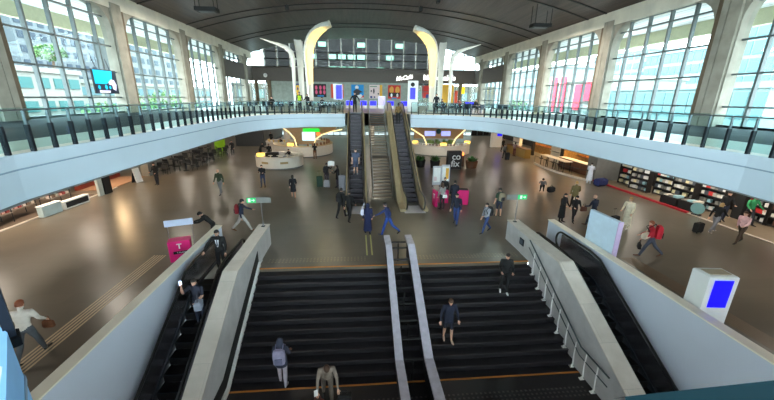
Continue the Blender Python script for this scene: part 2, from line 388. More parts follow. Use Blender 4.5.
# ceiling: curved vault with paired dark grooves and small fittings
c = MB(); xs = [XL-.5+i*(XR-XL+1)/36 for i in range(37)]
c.strip([(x, -9, ceil_z(x)) for x in xs], [(x, YB+.5, ceil_z(x)) for x in xs])
c.strip([(x, -9, ceil_z(x)+.4) for x in xs], [(x, YB+.5, ceil_z(x)+.4) for x in xs])
struct(c.build('ceiling', CEIL, smooth=True))
for i, y in enumerate([-1, 8.8, 18.6, 28.5, 38.6, 48.6]):
    for j, yy in enumerate((y, y+2.25)):
        r = MB(); r.strip([(x, yy-.09, ceil_z(x)-.05) for x in xs], [(x, yy+.09, ceil_z(x)-.05) for x in xs])
        r.strip([(x, yy-.09, ceil_z(x)+.02) for x in xs], [(x, yy-.09, ceil_z(x)-.05) for x in xs]); r.strip([(x, yy+.09, ceil_z(x)-.05) for x in xs], [(x, yy+.09, ceil_z(x)+.02) for x in xs])
        struct(r.build('trim_%d' % (12+2*i+j), RIBB))

# side walls: concrete columns that flare into the eaves beam, and the ground storey behind the shops
def column_prof(y):
    p = [(y-.74, MZ), (y-.74, 10.5)]
    for k in range(7): t = k/6*PI/2; p.append((y-.74-1.6*(1-math.cos(t)), 10.55+1.6*math.sin(t)))
    p += [(y-2.3, 12.9), (y+2.3, 12.9)]
    for k in range(6, -1, -1): t = k/6*PI/2; p.append((y+.74+1.6*(1-math.cos(t)), 10.55+1.6*math.sin(t)))
    p += [(y+.74, 10.5), (y+.74, MZ)]
    return p
for sgn, X, nm in ((-1, XL, 'wall_left'), (1, XR, 'wall_right')):
    w = MB()
    def sx(a, b): return (X+a*sgn, X+b*sgn) if sgn > 0 else (X+b*sgn, X+a*sgn)
    for y in COLS:
        a, b_ = sx(-.38, .3); w.side(column_prof(y), a, b_, 0)
        a, b_ = sx(-.52, -.36); w.side([(y-.66, MZ), (y-.66, 12.5), (y-.02, 12.5), (y-.02, MZ)], a, b_, 0)
        a, b_ = sx(-.5, -.36); w.side([(y+.04, MZ), (y+.04, 12.5), (y+.4, 12.5), (y+.4, MZ)], a, b_, 0); a, b_ = sx(-.44, -.36)
        w.side([(y+.42, MZ), (y+.42, 12.5), (y+.7, 12.5), (y+.7, MZ)], a, b_, 1)  # brown strip stands for the shaded far side of the column
    a, b_ = sx(-.45, .4); w.box(a, b_, -9.8, YB, 12.15, 13.4, 2)
    a, b_ = sx(-.1, .4); w.box(a, b_, -9.8, YB, 4.1, MZ+.12, 3)
    struct(w.build(nm, [CONC, CONCD, CREAMBEAM, STEELD]))
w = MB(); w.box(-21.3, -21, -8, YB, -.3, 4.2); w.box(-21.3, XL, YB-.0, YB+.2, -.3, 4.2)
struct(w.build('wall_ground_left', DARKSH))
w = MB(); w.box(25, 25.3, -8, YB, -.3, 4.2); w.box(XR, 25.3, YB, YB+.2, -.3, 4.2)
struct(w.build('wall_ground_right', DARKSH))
w = MB(); w.box(-21.3, 25.3, -8.3, -8, -6, 3.0); w.box(XL-.4, XR+.4, -8.3, -8, 8.7, 9.3); w.box(XL-.4, XR+.4, -8.3, -8, 4.1, 5.2)
struct(w.build('wall_near', CONC))
w = MB()
for k in range(18): w.box(XL+k*2.22-.06, XL+k*2.22+.06, -8.2, -8.05, 5.2, ceil_z(XL+k*2.22))
for z_ in (7, 10.9, 12.6): w.box(XL, XR, -8.2, -8.05, z_-.05, z_+.05)
ne = struct(w.build('window_40', MULL)); w = MB(); w.mesh([(XL, -8.12, 5.2), (XR, -8.12, 5.2), (XR, -8.12, 15.9), (XL, -8.12, 15.9)], [(0, 1, 2, 3)]); w.build('pane', GLASS, ne)
wn = 1
for sgn, X in ((-1, XL), (1, XR)):
    for bi, y in enumerate(COLS[:-1]):
        y0, y1 = y+.62, COLS[bi+1]-.62
        if bi == 6: y1 = COLS[7]-.62
        o = bpy.data.objects.new('window_%d' % wn, None); C.objects.link(o); o.location = (X, y0, MZ); struct(o); wn += 1
        fm = MB(); L = y1-y0; z1 = 12.2-MZ
        ys = [.03]+[1.75, 3.45, 5.15, 6.85]+[L-.03]
        for yy in ys: fm.box(-.1, .12, yy-.06, yy+.06, 0, z1)
        for zz in (1.1, 2.8, 4.53, 6.35): fm.box(-.07, .09, 0, L, zz-.045, zz+.045)
        fm.box(-.1, .1, 0, L, 0, .1); fm.box(-.1, .1, 0, L, z1-.08, z1)
        fm.build('window_frame', MULL, o)
        gl = MB(); gl.mesh([(.02*sgn,0,0.1),(.02*sgn,L,0.1),(.02*sgn,L,z1),(.02*sgn,0,z1)], [(0,1,2,3)])
        gl.build('pane', GLASS, o)
# outer roof overhang with khaki soffit
KHAKI = mat('khaki_fascia', (206, 204, 172), .8, var=.05); LOUV = slats('pale_soffit', (206, 212, 212), .7, 2.0, 'Y', 0, .5)
for sgn, X, nm in ((-1, XL, 'ceiling_eaves_left'), (1, XR, 'ceiling_eaves_right')):
    e = MB(); pr = [(X+sgn*.4, 12.6), (X+sgn*4.6, 12.1), (X+sgn*4.6, 12.7), (X+sgn*.4, 13.6)]
    e.front(pr, -10, YB+3, 1); e.front([(X+sgn*4.6, 11.15), (X+sgn*5.0, 11.15), (X+sgn*5.0, 12.7), (X+sgn*4.6, 12.7)], -10, YB+3, 0); struct(e.build(nm, [KHAKI, LOUV]))

# end wall: glazed upper strip, brown band that wraps to the side walls, panelled shop wall
bw = MB()
bw.box(XL-.3, XR+.3, YB, YB+.3, 8.85, 11.05, 0)
bw.box(XL-.05, XL+.35, COLS[6]+.6, YB, 8.85, 11.05, 0); bw.box(XR-.35, XR+.05, COLS[6]+.6, YB, 8.85, 11.05, 0)
struct(bw.build('wall_back_band', BAND))
bw = MB(); bw.box(-14.2, 10.2, YB+.02, YB+.25, MZ, 8.85)
struct(bw.build('wall_back_panels', CLERE))
o = bpy.data.objects.new('window_%d' % wn, None); C.objects.link(o); o.location = (0, YB, 11.05); struct(o); wn += 1
fm = MB(); xx = XL+.3
while xx < XR:
    fm.box(xx-.09, xx+.09, -.1, .12, 0, ceil_z(xx)-11.05); xx += 2.07
for zz in (.06, 1.25, 2.35):
    for k in range(2): fm.box(XL, XR, -.08, .1, zz-.07, zz+.07)
fm.build('window_frame', mat('pale_grey_frame', (232, 228, 220), .5), o)
gl = MB(); gl.front([(x, 0) for x in xs]+[(x, ceil_z(x)-11.05) for x in reversed(xs)], .02, .03); gl.build('pane', GLASS, o)
# glazed ends of the end wall at gallery level, and at ground level
for x0, x1, z0, z1 in ((XL, -14.2, MZ, 8.85), (10.2, XR, MZ, 8.85), (-21, 25, 0, 4.15)):
    o = bpy.data.objects.new('window_%d' % wn, None); C.objects.link(o); o.location = (x0, YB, z0); struct(o); wn += 1
    fm = MB(); L = x1-x0; n = max(3, int(L/1.1)); 
    for k in range(n+1): fm.box(k*L/n-.05, k*L/n+.05, -.1, .1, 0, z1-z0)
    fm.box(0, L, -.08, .08, 0, .12); fm.box(0, L, -.08, .08, 2.3, 2.4)
    fm.build('window_frame', MULL, o)
    gl = MB(); gl.mesh([(0,0,0),(L,0,0),(L,0,z1-z0),(0,0,z1-z0)], [(0,1,2,3)]); gl.build('pane', GLASS, o)
# brown columns below the band
for i, (x, lab) in enumerate(((-15.9, 'brown column standing beside the white clock post below the band'), (-13.9, 'brown column at the start of the pale panels below the band'), (17.2, 'brown column between the bright glazing panels of the end wall'))):
    m = MB(); m.lathe([(.34, 0), (.34, .15), (.28, .2), (.28, 3.5), (.34, 3.6), (.34, 3.7)], n=14)
    tag(m.build('round_column', CONCD, loc=(x, YB-2.2, MZ), smooth=True), lab, 'column')

# ================================================================ ESCALATORS AND RAILINGS
def escalator(label, xc, y0, z0, rise, deckl, deckr, solid, lowflat=.9, topflat=1.6, deckm=None, hw=.62):
    """y0,z0: foot of the moving incline; rises towards +y at 30 degrees"""
    T = thing('escalator', label, 'escalator', (xc, y0, z0)); k = .578; run = rise/k
    inc = run
    # comb plates
    p = MB(); p.box(-hw, hw, -lowflat-1.0, -lowflat+.4, -.1, .012); p.build('floor_plate', mat('pale_plate', (196, 192, 200), .4, .2), T)
    p = MB(); p.box(-hw, hw, inc+topflat-.4, inc+topflat+1.2, rise-.1, rise+.012); p.build('floor_plate', BEIGESTONE if solid else STEEL, T)
    # steps: one object each
    sw = .44; d = .4
    s = MB(); s.box(-sw, sw, 0, d, -.24, -.01, 0)
    for q in range(11): s.box(-sw+.02+q*.08, -sw+.05+q*.08, .02, d, -.012, 0.0, 0)
    s.box(-sw, sw, -.004, .035, -.014, .002, 1)
    first = s.build('step', [STEP if solid else STEPUP, STEPE if not solid else STEELD], T); n = int((inc+lowflat+topflat)/d)
    for i in range(n):
        y = -lowflat+.4+i*d; z = min(max(0, (y)*k), rise) if y > 0 else 0
        z = min(rise, round(z/(d*k))*(d*k))
        if i == 0: first.location = (0, y, z)
        else: copy_part(first, T, (0, y, z))
    # balustrades
    def zl(y, off): 
        z = 0 if y < -.2 else min(rise, (y+.2)*k) ; return z+off
    path = [(-lowflat-.75, .0), (-lowflat-.2, .0), (-.3, 0), (.25, .22), (1.2, .22+.95*k)]
    top = [(inc-.9, rise-.9*k-.05), (inc-.1, rise-.08), (inc+.5, rise), (inc+topflat+.6, rise), (inc+topflat+1.0, rise)]
    base = path+top
    for sgn in (-1, 1):
        for nm, (a, b), zo0, zo1, mm in (('skirt_panel', (sw+.01, sw+.05), -.28, .1, STEELD if solid else STEEL), ('side_panel', (sw+.06, sw+.10), .08, .86, STEELP if solid else CREAM)):
            pts = [(y, z+zo0) for y, z in base]+[(y, z+zo1) for y, z in reversed(base)]
            m = MB(); x0, x1 = sorted((a*sgn, b*sgn)); m.side(pts, x0, x1); m.build(nm, mm, T)
        # handrail with rounded newels
        hp = [(y, z+.93) for y, z in base]
        y0_, z0_ = hp[0]; y1_, z1_ = hp[-1]
        lo = [(y0_+.0-.38*math.sin(t), z0_-.38+.38*math.cos(t)) for t in [PI*j/8 for j in range(8, 0, -1)]]
        hi = [(y1_+.38*math.sin(t), z1_-.38+.38*math.cos(t)) for t in [PI*j/8 for j in range(1, 9)]]
        m = MB(); m.tube([((sw+.08)*sgn, y, z) for y, z in lo+hp+hi], .045, 8); m.build('handrail', BLACK, T, smooth=True)
        dk = deckl if sgn < 0 else deckr
        if dk:
            x0, x1 = sorted(((sw+.1)*sgn, (sw+.1+dk)*sgn))
            m = MB(); m.side([(y, z-.45) for y, z in base]+[(y, z+(.16 if not solid else .02)) for y, z in reversed(base)], x0, x1); m.build('outer_cladding', deckm or CREAM, T)
    if not solid:
        m = MB(); m.side([(0, -.3), (inc, rise-.3), (inc, rise-.75), (.6, -.3)], -sw-.1, sw+.1); m.build('truss', GREYP, T)
    return T
STEELP = mat('polished_panel', (150, 148, 156), .22, .9, var=.1)
escalator('up escalator beside the purple-lit floor, black handrails, person at its top', -.13, 20.35, 0, MZ, .12, .16, False)
escalator('up escalator with a wide cream flank beside the middle stairs', 3.35, 20.35, 0, MZ, .32, .28, False)
run6 = 5.9/.578
escalator('descending escalator with dark steps carrying the man in a black suit', -5.25, 10.6-run6, -5.9, 5.9, .2, .2, True, topflat=1.3, deckm=STEELD)
escalator('empty descending escalator with a polished metal side panel', 8.38, 10.6-run6, -5.9, 5.9, .2, .14, True, topflat=1.3, deckm=STEELD)
for o in [o for o in C.objects if o.name.startswith('escalator')]: pass

# middle stairs between the up escalators
T = thing('staircase', 'open straight staircase between the two up escalators, with a mid landing', 'stairs', (1.62, 21.3, 0))
n = 30; d = (29.35-21.3-.9)/n; rr = MZ/n; y = 0
s = MB(); s.box(-.62, .62, 0, d*1.25, -.05, 0, 0); s.box(-.62, .62, -.01, .03, -.05, .004, 1)
first = None
SB = mat('stair_tread_brown', (72, 60, 50), .5, var=.15); SE = mat('stair_tread_edge', (124, 104, 82), .5)
yy = 0
for i in range(n):
    z = (i+1)*rr
    if first is None: first = s.build('step', [SB, SE], T); first.location = (0, yy, z)
    else: copy_part(first, T, (0, yy, z))
    yy += d
    if i == 12:
        m = MB(); m.box(-.62, .62, yy, yy+.95, z-.06, z+.002); m.build('landing', SB, T); yy += .9
for x in (-.66, .62):
    m = MB(); ya = 13*d; za = 13*rr
    m.side([(0, 0), (-.05, .2), (ya, za+.2), (ya+.9, za+.2), (30*d+.9, MZ+.1), (30*d+.9, MZ-.35), (ya+.9, za-.3), (ya, za-.3), (.5, 0)], x, x+.04); m.build('stringer', mat('brown_steel', (70, 62, 54), .5, .3), T)
    m = MB(); xr = x+.02
    m.tube([(xr, -.3, .95), (xr, ya, za+1.05), (xr, ya+.9, za+1.05), (xr, 30*d+.9, MZ+1.0), (xr, 30*d+1.6, MZ+1.0)], .03, 6); m.build('handrail', STEEL, T)
    pm = MB(); pm.tube([(0, 0, 0), (0, 0, .95)], .018, 6); pp = None
    for j in range(9):
        t = j/8; y_ = t*(30*d+.9); z_ = (min(y_, ya)/d*rr if y_ < ya+.9 else (y_-.9)/d*rr)
        if pp is None: pp = pm.build('rail_post', STEEL, T); pp.location = (xr, y_, z_+.05)
        else: copy_part(pp, T, (xr, y_, z_+.05))

# centre rail of the wide stairs: two stone strings with dark bars between
T = thing('stair_divider', 'pair of pale stone capped rails down the middle of the wide dark stairs', 'railing', (1.65, 12.2, 0))
def capline(xa, xb, m):
    pr_ = [(.75, .88), (.75, .98), (-.2, .98), (-4.1, -1.0), (-8.5, -1.0), (-8.5, -1.1), (-4.1, -1.1), (-.2, .88)]
    m.side(pr_, xa, xb)
for xa, xb in ((-.6, -.36), (.28, .55)):
    m = MB(); capline(xa, xb, m); m.build('stone_cap', GREYSTONE2, T) if 'GREYSTONE2' in globals() else m.build('stone_cap', mat('lilac_grey_stone', (176, 172, 184), .5, var=.12, scale=5), T)
    m = MB(); xm = (xa+xb)/2; m.side([(.72, 0.0), (.72, .88), (-.2, .88), (-4.1, -1.1), (-8.5, -1.1), (-8.5, -1.98), (-3.95, -1.98), (0, 0)], xm-.05, xm+.05); m.build('web_panel', BLACKM, T)
bar = MB(); bar.tube([(-.36, 0, 0), (.28, 0, 0)], .035, 8); pb = None
for j in range(9):
    y_ = .45-j*.55; z_ = .78 if y_ > -.2 else .78+(y_+.2)*.508
    if pb is None: pb = bar.build('cross_bar', BLACKM, T); pb.location = (0, y_, z_)
    else: copy_part(pb, T, (0, y_, z_))
up = MB(); up.tube([(0, 0, 0), (0, 0, .8)], .03, 8); pb = None
for j in range(5):
    y_ = .3-j*1.05; z_ = 0 if y_ > 0 else -math.ceil(-y_/run)*rise
    if pb is None: pb = up.build('upright', BLACKM, T); pb.location = (-.04, y_, z_)
    else: copy_part(pb, T, (-.04, y_, z_))

# handrail on white brackets along the right stone wall
T = thing('stair_handrail', 'double steel handrail on white footed brackets along the grey stone wall', 'railing', (7.0, 12.2, 0))
bm = MB(); bm.tube([(0, 0, 0), (.0, 0, .05), (.03, .0, .1), (.0, .0, .5), (.0, 0, .98)], [.05, .035, .025, .022, .02], 8); bm.cbox(0, 0, 0, .14, .1, .025)
pb = None
for j in range(9):
    y_ = -.6-j*.52
    z_ = -math.ceil(-y_/run-1e-6)*rise if y_ > -3.95 else -1.98
    if pb is None: pb = bm.build('bracket', WHITE, T, smooth=False); pb.location = (0, y_, z_)
    else: copy_part(pb, T, (0, y_, z_))
for hh, rad in ((.98, .024), (.66, .016)):
    m = MB(); m.tube([(0, -.1, hh-.0), (0, -3.95, hh-1.98), (0, -5.2, hh-1.98)], rad, 8); m.build('rail', STEELM, T, smooth=True)
T = thing('info_plate', 'small dark square plaque fixed on the end of the grey stone wall', 'plaque', (7.1, 12.9, .55))
m = MB(); m.box(-.02, 0, -.18, .18, -.15, .15); m.build('plate', STEELD, T)
m = MB(); m.box(-.028, -.02, -.12, .12, -.1, .1); m.build('glass_face', mat('plaque_face', (70, 84, 100), .3), T)

# glass balustrade around the opening, in four lengths, posts one by one
def resample(pts, step):
    q = [pts[0]]; acc = 0
    for a, b in zip(pts, pts[1:]):
        L = math.dist(a, b); t = step-acc
        while t < L: q.append((a[0]+(b[0]-a[0])*t/L, a[1]+(b[1]-a[1])*t/L)); t += step
        acc = (acc+L) % step
    return q
POSTB = mat('post_black_blue', (12, 18, 26), .5, .2, spec=.2)
def balustrade(label, pts, step=.62):
    q = resample(pts, step); o = q[0]; T = thing('glass_balustrade', label, 'railing', (o[0], o[1], MZ+.02))
    pm = MB(); pm.box(-.03, .03, -.05, .05, -.0, .62, 0); pm.box(-.018, .018, -.03, .03, .62, .95, 1); first = None  # upper half in lighter steel, imitating glare from the bright background
    def ang(i):
        a, b = q[max(0, i-1)], q[min(len(q)-1, i+1)]; return math.atan2(b[1]-a[1], b[0]-a[0])
    for i, (x, y) in enumerate(q):
        l = (x-o[0], y-o[1], 0)
        if first is None: first = pm.build('post', [POSTB, STEELM], T); first.rotation_euler = (0, 0, ang(i)+PI/2*0)
        else: copy_part(first, T, l, ang(i))
    for i in range(len(q)-1):
        a, b = q[i], q[i+1]; m = MB(); L = math.dist(a, b)
        m.box(.035, L-.035, -.008, .008, 0.07, 1.0); g_ = m.build('glass_panel', BGLASS, T); g_.location = (a[0]-o[0], a[1]-o[1], 0); g_.rotation_euler = (0, 0, math.atan2(b[1]-a[1], b[0]-a[0]))
    m = MB(); m.tube([(x-o[0], y-o[1], .95) for x, y in q], .022, 6); m.build('top_rail', STEEL, T, smooth=True)
    return T
E_ = opening(-.08)
i0 = min(range(len(E_)), key=lambda i: math.dist(E_[i], (-1.95, 1.78)))
left = [p for p in E_[i0+1:] if p[0] < -2 and (p[1] < 19.5 or p[0] < -6.3)]
lf = [p for p in E_ if p[1] > 19.5 and -6.5 < p[0] < -1.05]
rf = [p for p in E_ if p[1] > 19.5 and 4.45 < p[0] < 9.2]
rt = [p for p in E_[i0+10:] if p[0] > XC and (p[1] < 19.5 or p[0] > 9.4) and p[0] > 5.5]
lf.append((-1.08, 28.6)); rf.insert(0, (4.5, 28.6))
balustrade('long glass balustrade with dark posts below the advertising screen, along the gallery edge', left)
balustrade('glass balustrade on the far gallery edge in front of the guard in the vest', lf)
balustrade('glass balustrade of the far gallery edge beside the cream flanked escalator', rf)
balustrade('long glass balustrade with dark posts across the hall from the advertising screen', rt)
# dark heavy post and bracket standing on the near gallery corner
T = thing('edge_post', 'dark blue steel post with clamp on the pale blue gallery corner', 'post', (-2.075, 1.86, 5.05), R(45))
m = MB(); m.cbox(0, 0, 0, .045, .085, 1.45, bev=.006); m.build('shaft', mat('navy_steel', (10, 18, 30), .6, .0, spec=.15), T)
m = MB(); m.cbox(.0, .0, .0, .07, .12, .07, bev=.01); m.build('clamp', mat('clamp_black', (8, 10, 14), .8, spec=.1), T)
m = MB(); e_ = opening(.012)[1:6]; i_ = opening(-.6)[1:6]
m.strip([(x, y, MZ+.024) for x, y in e_], [(x, y, MZ+.024) for x, y in i_]); m.strip([(x, y, MZ+.024) for x, y in e_], [(x, y, 4.1) for x, y in e_])
struct(m.build('trim_41', mat('blue_paint_edge', (124, 172, 216), .5)))
# teal edge glass on the near gallery side
m = MB(); m.mesh([(1.2, 1.16, 5.13), (4.5, 1.30, 5.13), (4.5, 1.24, 5.21), (1.2, 1.10, 5.21), (1.2, 1.05, 5.13), (4.5, 1.2, 5.13)], [(0, 1, 2, 3), (3, 2, 5, 4)])
struct(m.build('trim_40', mat('teal_edge', (4, 26, 32), .7, spec=.05)))

# ================================================================ OUTSIDE
ROAD = mat('pale_paving', (120, 122, 120), .9)
g = MB(); g.box(-260, -24, -120, 260, -.6, -.35); g.box(28, 260, -120, 260, -.6, -.35); g.box(-24, 28, YB+3, 260, -.6, -.35)
struct(g.build('ground_outside', ROAD))
def building(label, x, y0, y1, h, side, wallc, winc, nfl, ncol, depth=14, wfrac=(.55, .5), z0=-.35, cat='building', group=None, roof=None):
    """a block whose facade faces the hall at plane x; side -1 = left of hall (faces +x), +1 = right (faces -x), 0: faces -y with x=(x0,x1)"""
    key = 'w_%d_%d_%d' % wallc; wm = mat(key, wallc, .8, var=.08, scale=.2); gm = mat('g_%d_%d_%d' % winc, winc, .6, .0, spec=.15)
    T = thing('building', label, cat, (x, y0, z0), 0, group); L = y1-y0
    b = MB(); b.box(*((-depth, 0) if side < 0 else (0, depth)), 0, L, 0, h); b.build('wall', wm, T)
    b = MB(); b.box(*((-depth-.3, .3) if side < 0 else (-.3, depth+.3)), -.3, L+.3, h, h+.7); b.build('roof_edge', roof or wm, T)
    fh = h/nfl; cw = L/ncol; f0 = -1 if side < 0 else 1
    w = MB(); x0, x1 = sorted((0, -.12*f0)); w.box(x0, x1, -cw*wfrac[0]/2, cw*wfrac[0]/2, -fh*wfrac[1]/2, fh*wfrac[1]/2)
    first = None
    for i in range(nfl):
        for j in range(ncol):
            l = (0, (j+.5)*cw, (i+.55)*fh)
            if first is None: first = w.build('window', gm, T); first.location = l
            else: copy_part(first, T, l)
    return T
building('tall grey tower block with a dense grid of small windows in the first window bay', -70, 82, 104, 34, -1, (67, 75, 79), (36, 47, 57), 12, 8)
building('slim cyan glass tower rising above the pale low building', -75, 66, 80, 30, -1, (36, 99, 118), (22, 75, 99), 9, 5, wfrac=(.8, .7))
building('low pale building with horizontal bands and a row of teal windows', -45, 40, 62, 9.6, -1, (106, 106, 100), (49, 86, 86), 3, 8, wfrac=(.7, .45))
building('long low glass fronted block behind the row of small trees', -48, 64, 120, 8.5, -1, (99, 103, 95), (61, 88, 92), 3, 16, wfrac=(.7, .5))
building('grey office block with square windows behind the second window bay', -66, 108, 150, 24, -1, (79, 86, 86), (44, 58, 65), 8, 11)
building('blue glass office block with a stepped roof across the street', 70, 66, 82, 17, 1, (115, 135, 140), (87, 113, 123), 7, 9, wfrac=(.85, .7))
building('grey blue office block beside the stepped glass one', 72, 84, 104, 19, 1, (118, 135, 138), (90, 111, 118), 8, 9, wfrac=(.7, .6))
building('cyan glass high-rise behind the big column nearest the totem', 70, 44, 61, 32, 1, (107, 136, 141), (81, 113, 121), 11, 8, wfrac=(.85, .75))
building('pale stone facade with many small windows and market awnings', 46, 60, 86, 10.5, 1, (125, 128, 121), (103, 113, 110), 4, 14, wfrac=(.45, .5))
building('low teal glass pavilion running along the street', 44, 34, 59, 8.4, 1, (111, 135, 136), (85, 115, 119), 2, 14, wfrac=(.85, .7))
building('long pale office block seen past the far window bays', 52, 90, 150, 15, 1, (115, 127, 127), (94, 115, 119), 5, 16, wfrac=(.6, .5))
# dark block behind the glazed strip of the end wall, with lit office floors
T = thing('building', 'dark office block with greenish lit floors behind the glazed end wall strip', 'building', (-19.5, 78, -.35))
m = MB(); m.box(0, 37.5, 0, 12, 0, 24); m.build('wall', mat('w_dark', (20, 18, 18), .8, spec=.1), T)
LIT = mat('lit_office_floor', (90, 130, 110), .5, emit=.14)
w = MB(); w.box(-.8, .8, -.1, .02, -.45, .45); first = None
for i in range(7):
    for j in range(11):
        if (i*5+j*3) % 4 == 0 or (j in (3, 4, 5, 6) and i in (4, 5)):
            l = (8.2+j*2.05, 0, 3+i*2.4)
            if first is None: first = w.build('window', LIT, T); first.location = l
            else: copy_part(first, T, l)
for lb_, bx0, bx1, by in (('low grey green building added to block bright sky behind the glazed end doors', -24, 28, 70),):  # added block that keeps bright sky out of the end glazing
    T = thing('building', lb_, 'building', (bx0, by, -.35)); m = MB(); m.box(0, bx1-bx0, 0, 5.5, 0, 9.2); m.build('wall', mat('w_endlow', (64, 66, 56), .8, var=.3, scale=.6), T)
    w = MB(); w.box(-1.0, 1.0, -.06, .02, -.8, .8); first = None
    for j in range(16):
        for i in (1, 2, 3):
            l = (2+j*3.1, 0, i*2.4)
            if first is None: first = w.build('window', mat('w_endglass', (58, 84, 80), .3), T); first.location = l
            else: copy_part(first, T, l)
# banners and adverts hanging on the street facades
def board(name, label, cat, x, y, z, w, h, cols, nx, group=None):
    T = thing(name, label, cat, (x, y, z)); m = MB(); m.box(0, .15, -w/2, w/2, -h/2, h/2) ; m.build('sheet', cols[0], T)
    return T
BN = mat('pink_red_cloth', (196, 40, 66), .7)
for i, (y, zt, zb, lab) in enumerate(((78.5, 11.5, 3.6, 'tall pink red banner on the pale stone facade, beside its twin to the north'), (75, 11.5, 3.6, 'tall pink red banner on the pale stone facade, the first of the far pair'), (66.6, 10, 6.4, 'short red banner above the cyan hoarding on the street facade'), (69.4, 9.6, 4.5, 'faded red banner between the street trees and the far pair of banners'))):
    T = thing('banner', lab, 'banner', (45.6, y, zb), 0, None); m = MB(); m.box(0, .08, -1.1, 1.1, 0, zt-zb); m.build('cloth', BN, T); m = MB(); m.tube([(.04, -1.3, zt-zb), (.04, 1.3, zt-zb)], .06, 6); m.tube([(.04, 1.3, -zb-.35), (.04, 1.3, zt-zb+.1)], .07, 6); m.build('pole', STEEL, T)
T = thing('billboard', 'bright blue and white advert hanging outside by the second column', 'billboard', (45.4, 62.6, 6.0)); m = MB(); m.box(0, .2, -1.6, 1.6, 0, 3.6); m.build('panel', mat('advert_blue', (20, 80, 220), .4), T); m = MB(); m.box(-.04, 0, -1.1, .9, 1.5, 3.1); m.build('white_panel', WHITE, T); m = MB(); m.tube([(.1, 0, -6.35), (.1, 0, 0)], .15, 8); m.build('mast', STEEL, T)
def tree(label, x, y, h, r, seed, z=0, group=None):
    rnd = random.Random(seed); T = thing('tree', label, 'tree', (x, y, z-.35), 0, group)
    m = MB(); m.tube([(0, 0, 0), (.1, .1, h*.3), (0, .1, h*.6)], [.22, .16, .08], 7); 
    for k in range(4): a = k*1.6; m.tube([(0, .1, h*.35), (math.cos(a)*r*.5, math.sin(a)*r*.5, h*.65)], [.08, .03], 5)
    m.build('trunk', TRUNK, T)
    m = MB()
    for k in range(420):
        a = rnd.uniform(0, 2*PI); u = rnd.uniform(-1, 1); q = rnd.uniform(.45, 1)**.5; cx = math.cos(a)*math.sqrt(1-u*u)*r*q; cy = math.sin(a)*math.sqrt(1-u*u)*r*q; cz = h*.66+u*h*.33*q
        s_ = rnd.uniform(.18, .4); t = Vector((rnd.uniform(-1,1), rnd.uniform(-1,1), rnd.uniform(-1,1))).normalized(); b_ = t.cross(Vector((.3,.2,.9))).normalized()
        p = Vector((cx, cy, cz)); m.mesh([p-t*s_, p-b_*s_*.6, p+t*s_, p+b_*s_*.6], [(0,1,2,3)])
    m.build('crown', GREEN, T)
tree('round green tree on the roof terrace of the low pale building', -46.5, 59.5, 3.6, 2.0, 1, z=10.33)
for i, (x, y, h, lab) in enumerate(((-38, 66, 7.0, 'yellow green street tree, first of three behind the second window bay'), (-38, 73, 7.6, 'darker green street tree in the middle of three behind the second window bay'), (-38, 80, 7.2, 'green street tree beside the column, last of three behind the second window bay'), (-34, 50, 5.8, 'low green tree below the hanging advertising screen outside'))):
    tree(lab, x, y, h, 3.0, i+5)
tree('street tree beside the pink red banners outside', 40, 84, 7.0, 2.6, 21)

# ================================================================ HALL FITTINGS
# lamp shells (tall white curved lamp trees)
GLOW = mat('lamp_glow', (255, 226, 140), .5, emit=.45)
def lamp_tree(label, x, y, path, w0, w1, rz, lit, z=MZ):
    """path: (reach, height) points of the spine; widths grow to w1"""
    T = thing('lamp_column', label, 'lamp', (x, y, z), rz); N = len(path)
    # open shell: outer skin and inner face
    sec = []
    for i, (a, hgt, wd, dp) in enumerate(path):
        p0 = path[max(0, i-1)]; p1 = path[min(N-1, i+1)]; t = Vector((p1[0]-p0[0], 0, p1[1]-p0[1])).normalized(); nrm = Vector((-t.z, 0, t.x))
        c_ = Vector((a, 0, hgt)); ring = []
        for k in range(13):
            th = -PI/2+PI*k/12; ring.append(c_+nrm*(math.cos(th)*dp)+Vector((0, math.sin(th)*wd, 0)))
        for k in range(13):
            th = PI/2-PI*k/12; ring.append(c_+nrm*(math.cos(th)*dp*.25)+Vector((0, math.sin(th)*(wd-.05), 0)))
        sec.append(ring)
    m = MB(); m.loft(sec); m.build('shell', LAMPW, T, smooth=True)
    if lit:
        m = MB(); K = max(1, int(N*.34)); rows = []
        for i in range(K, N-1):
            a, hgt, wd, dp = path[i]; p0 = path[max(0, i-1)]; p1 = path[min(N-1, i+1)]; t = Vector((p1[0]-p0[0], 0, p1[1]-p0[1])).normalized(); nrm = Vector((-t.z, 0, t.x))
            c_ = Vector((a, 0, hgt))-nrm*.06
            rows.append([c_+Vector((0, s_*(wd-.1), 0))-nrm*(.05*(1-abs(s_))) for s_ in (-1, -.5, 0, .5, 1)])
        for r0, r1 in zip(rows, rows[1:]): m.strip(r0, r1)
        m.build('light_face', GLOW, T)
        l = bpy.data.lights.new('lamp_light', 'AREA'); l.shape = 'DISK'; l.size = 1.2; l.energy = 60; l.color = (1, .85, .55)
        lo = bpy.data.objects.new('lamp_light', l); C.objects.link(lo); lo.parent = T; a, hgt, wd, dp = path[-3]; lo.location = (a+.35, 0, hgt-.5); lo.rotation_euler = (0, R(-20), 0)
    m = MB(); m.lathe([(.45, 0), (.45, .1), (.36, .14)], n=18); m.build('base', STEEL, T)
    return T
def spine(h, reach, bend, w0, w1, d0, d1, n=22, tip=.35):
    pts = []
    for i in range(n):
        t = i/(n-1); b = max(0, (t-bend)/(1-bend)); a = reach*b**2.1; z_ = h*(t if t < bend else bend+(1-bend)*(math.sin(b*PI/2*.92)))
        wd = w0+(w1-w0)*min(1, (t/ .85))**2; 
        if t > .86: wd *= max(tip, 1-((t-.86)/.14)**2*(1-tip))
        pts.append((a, z_, wd, d0+(d1-d0)*t))
    return pts
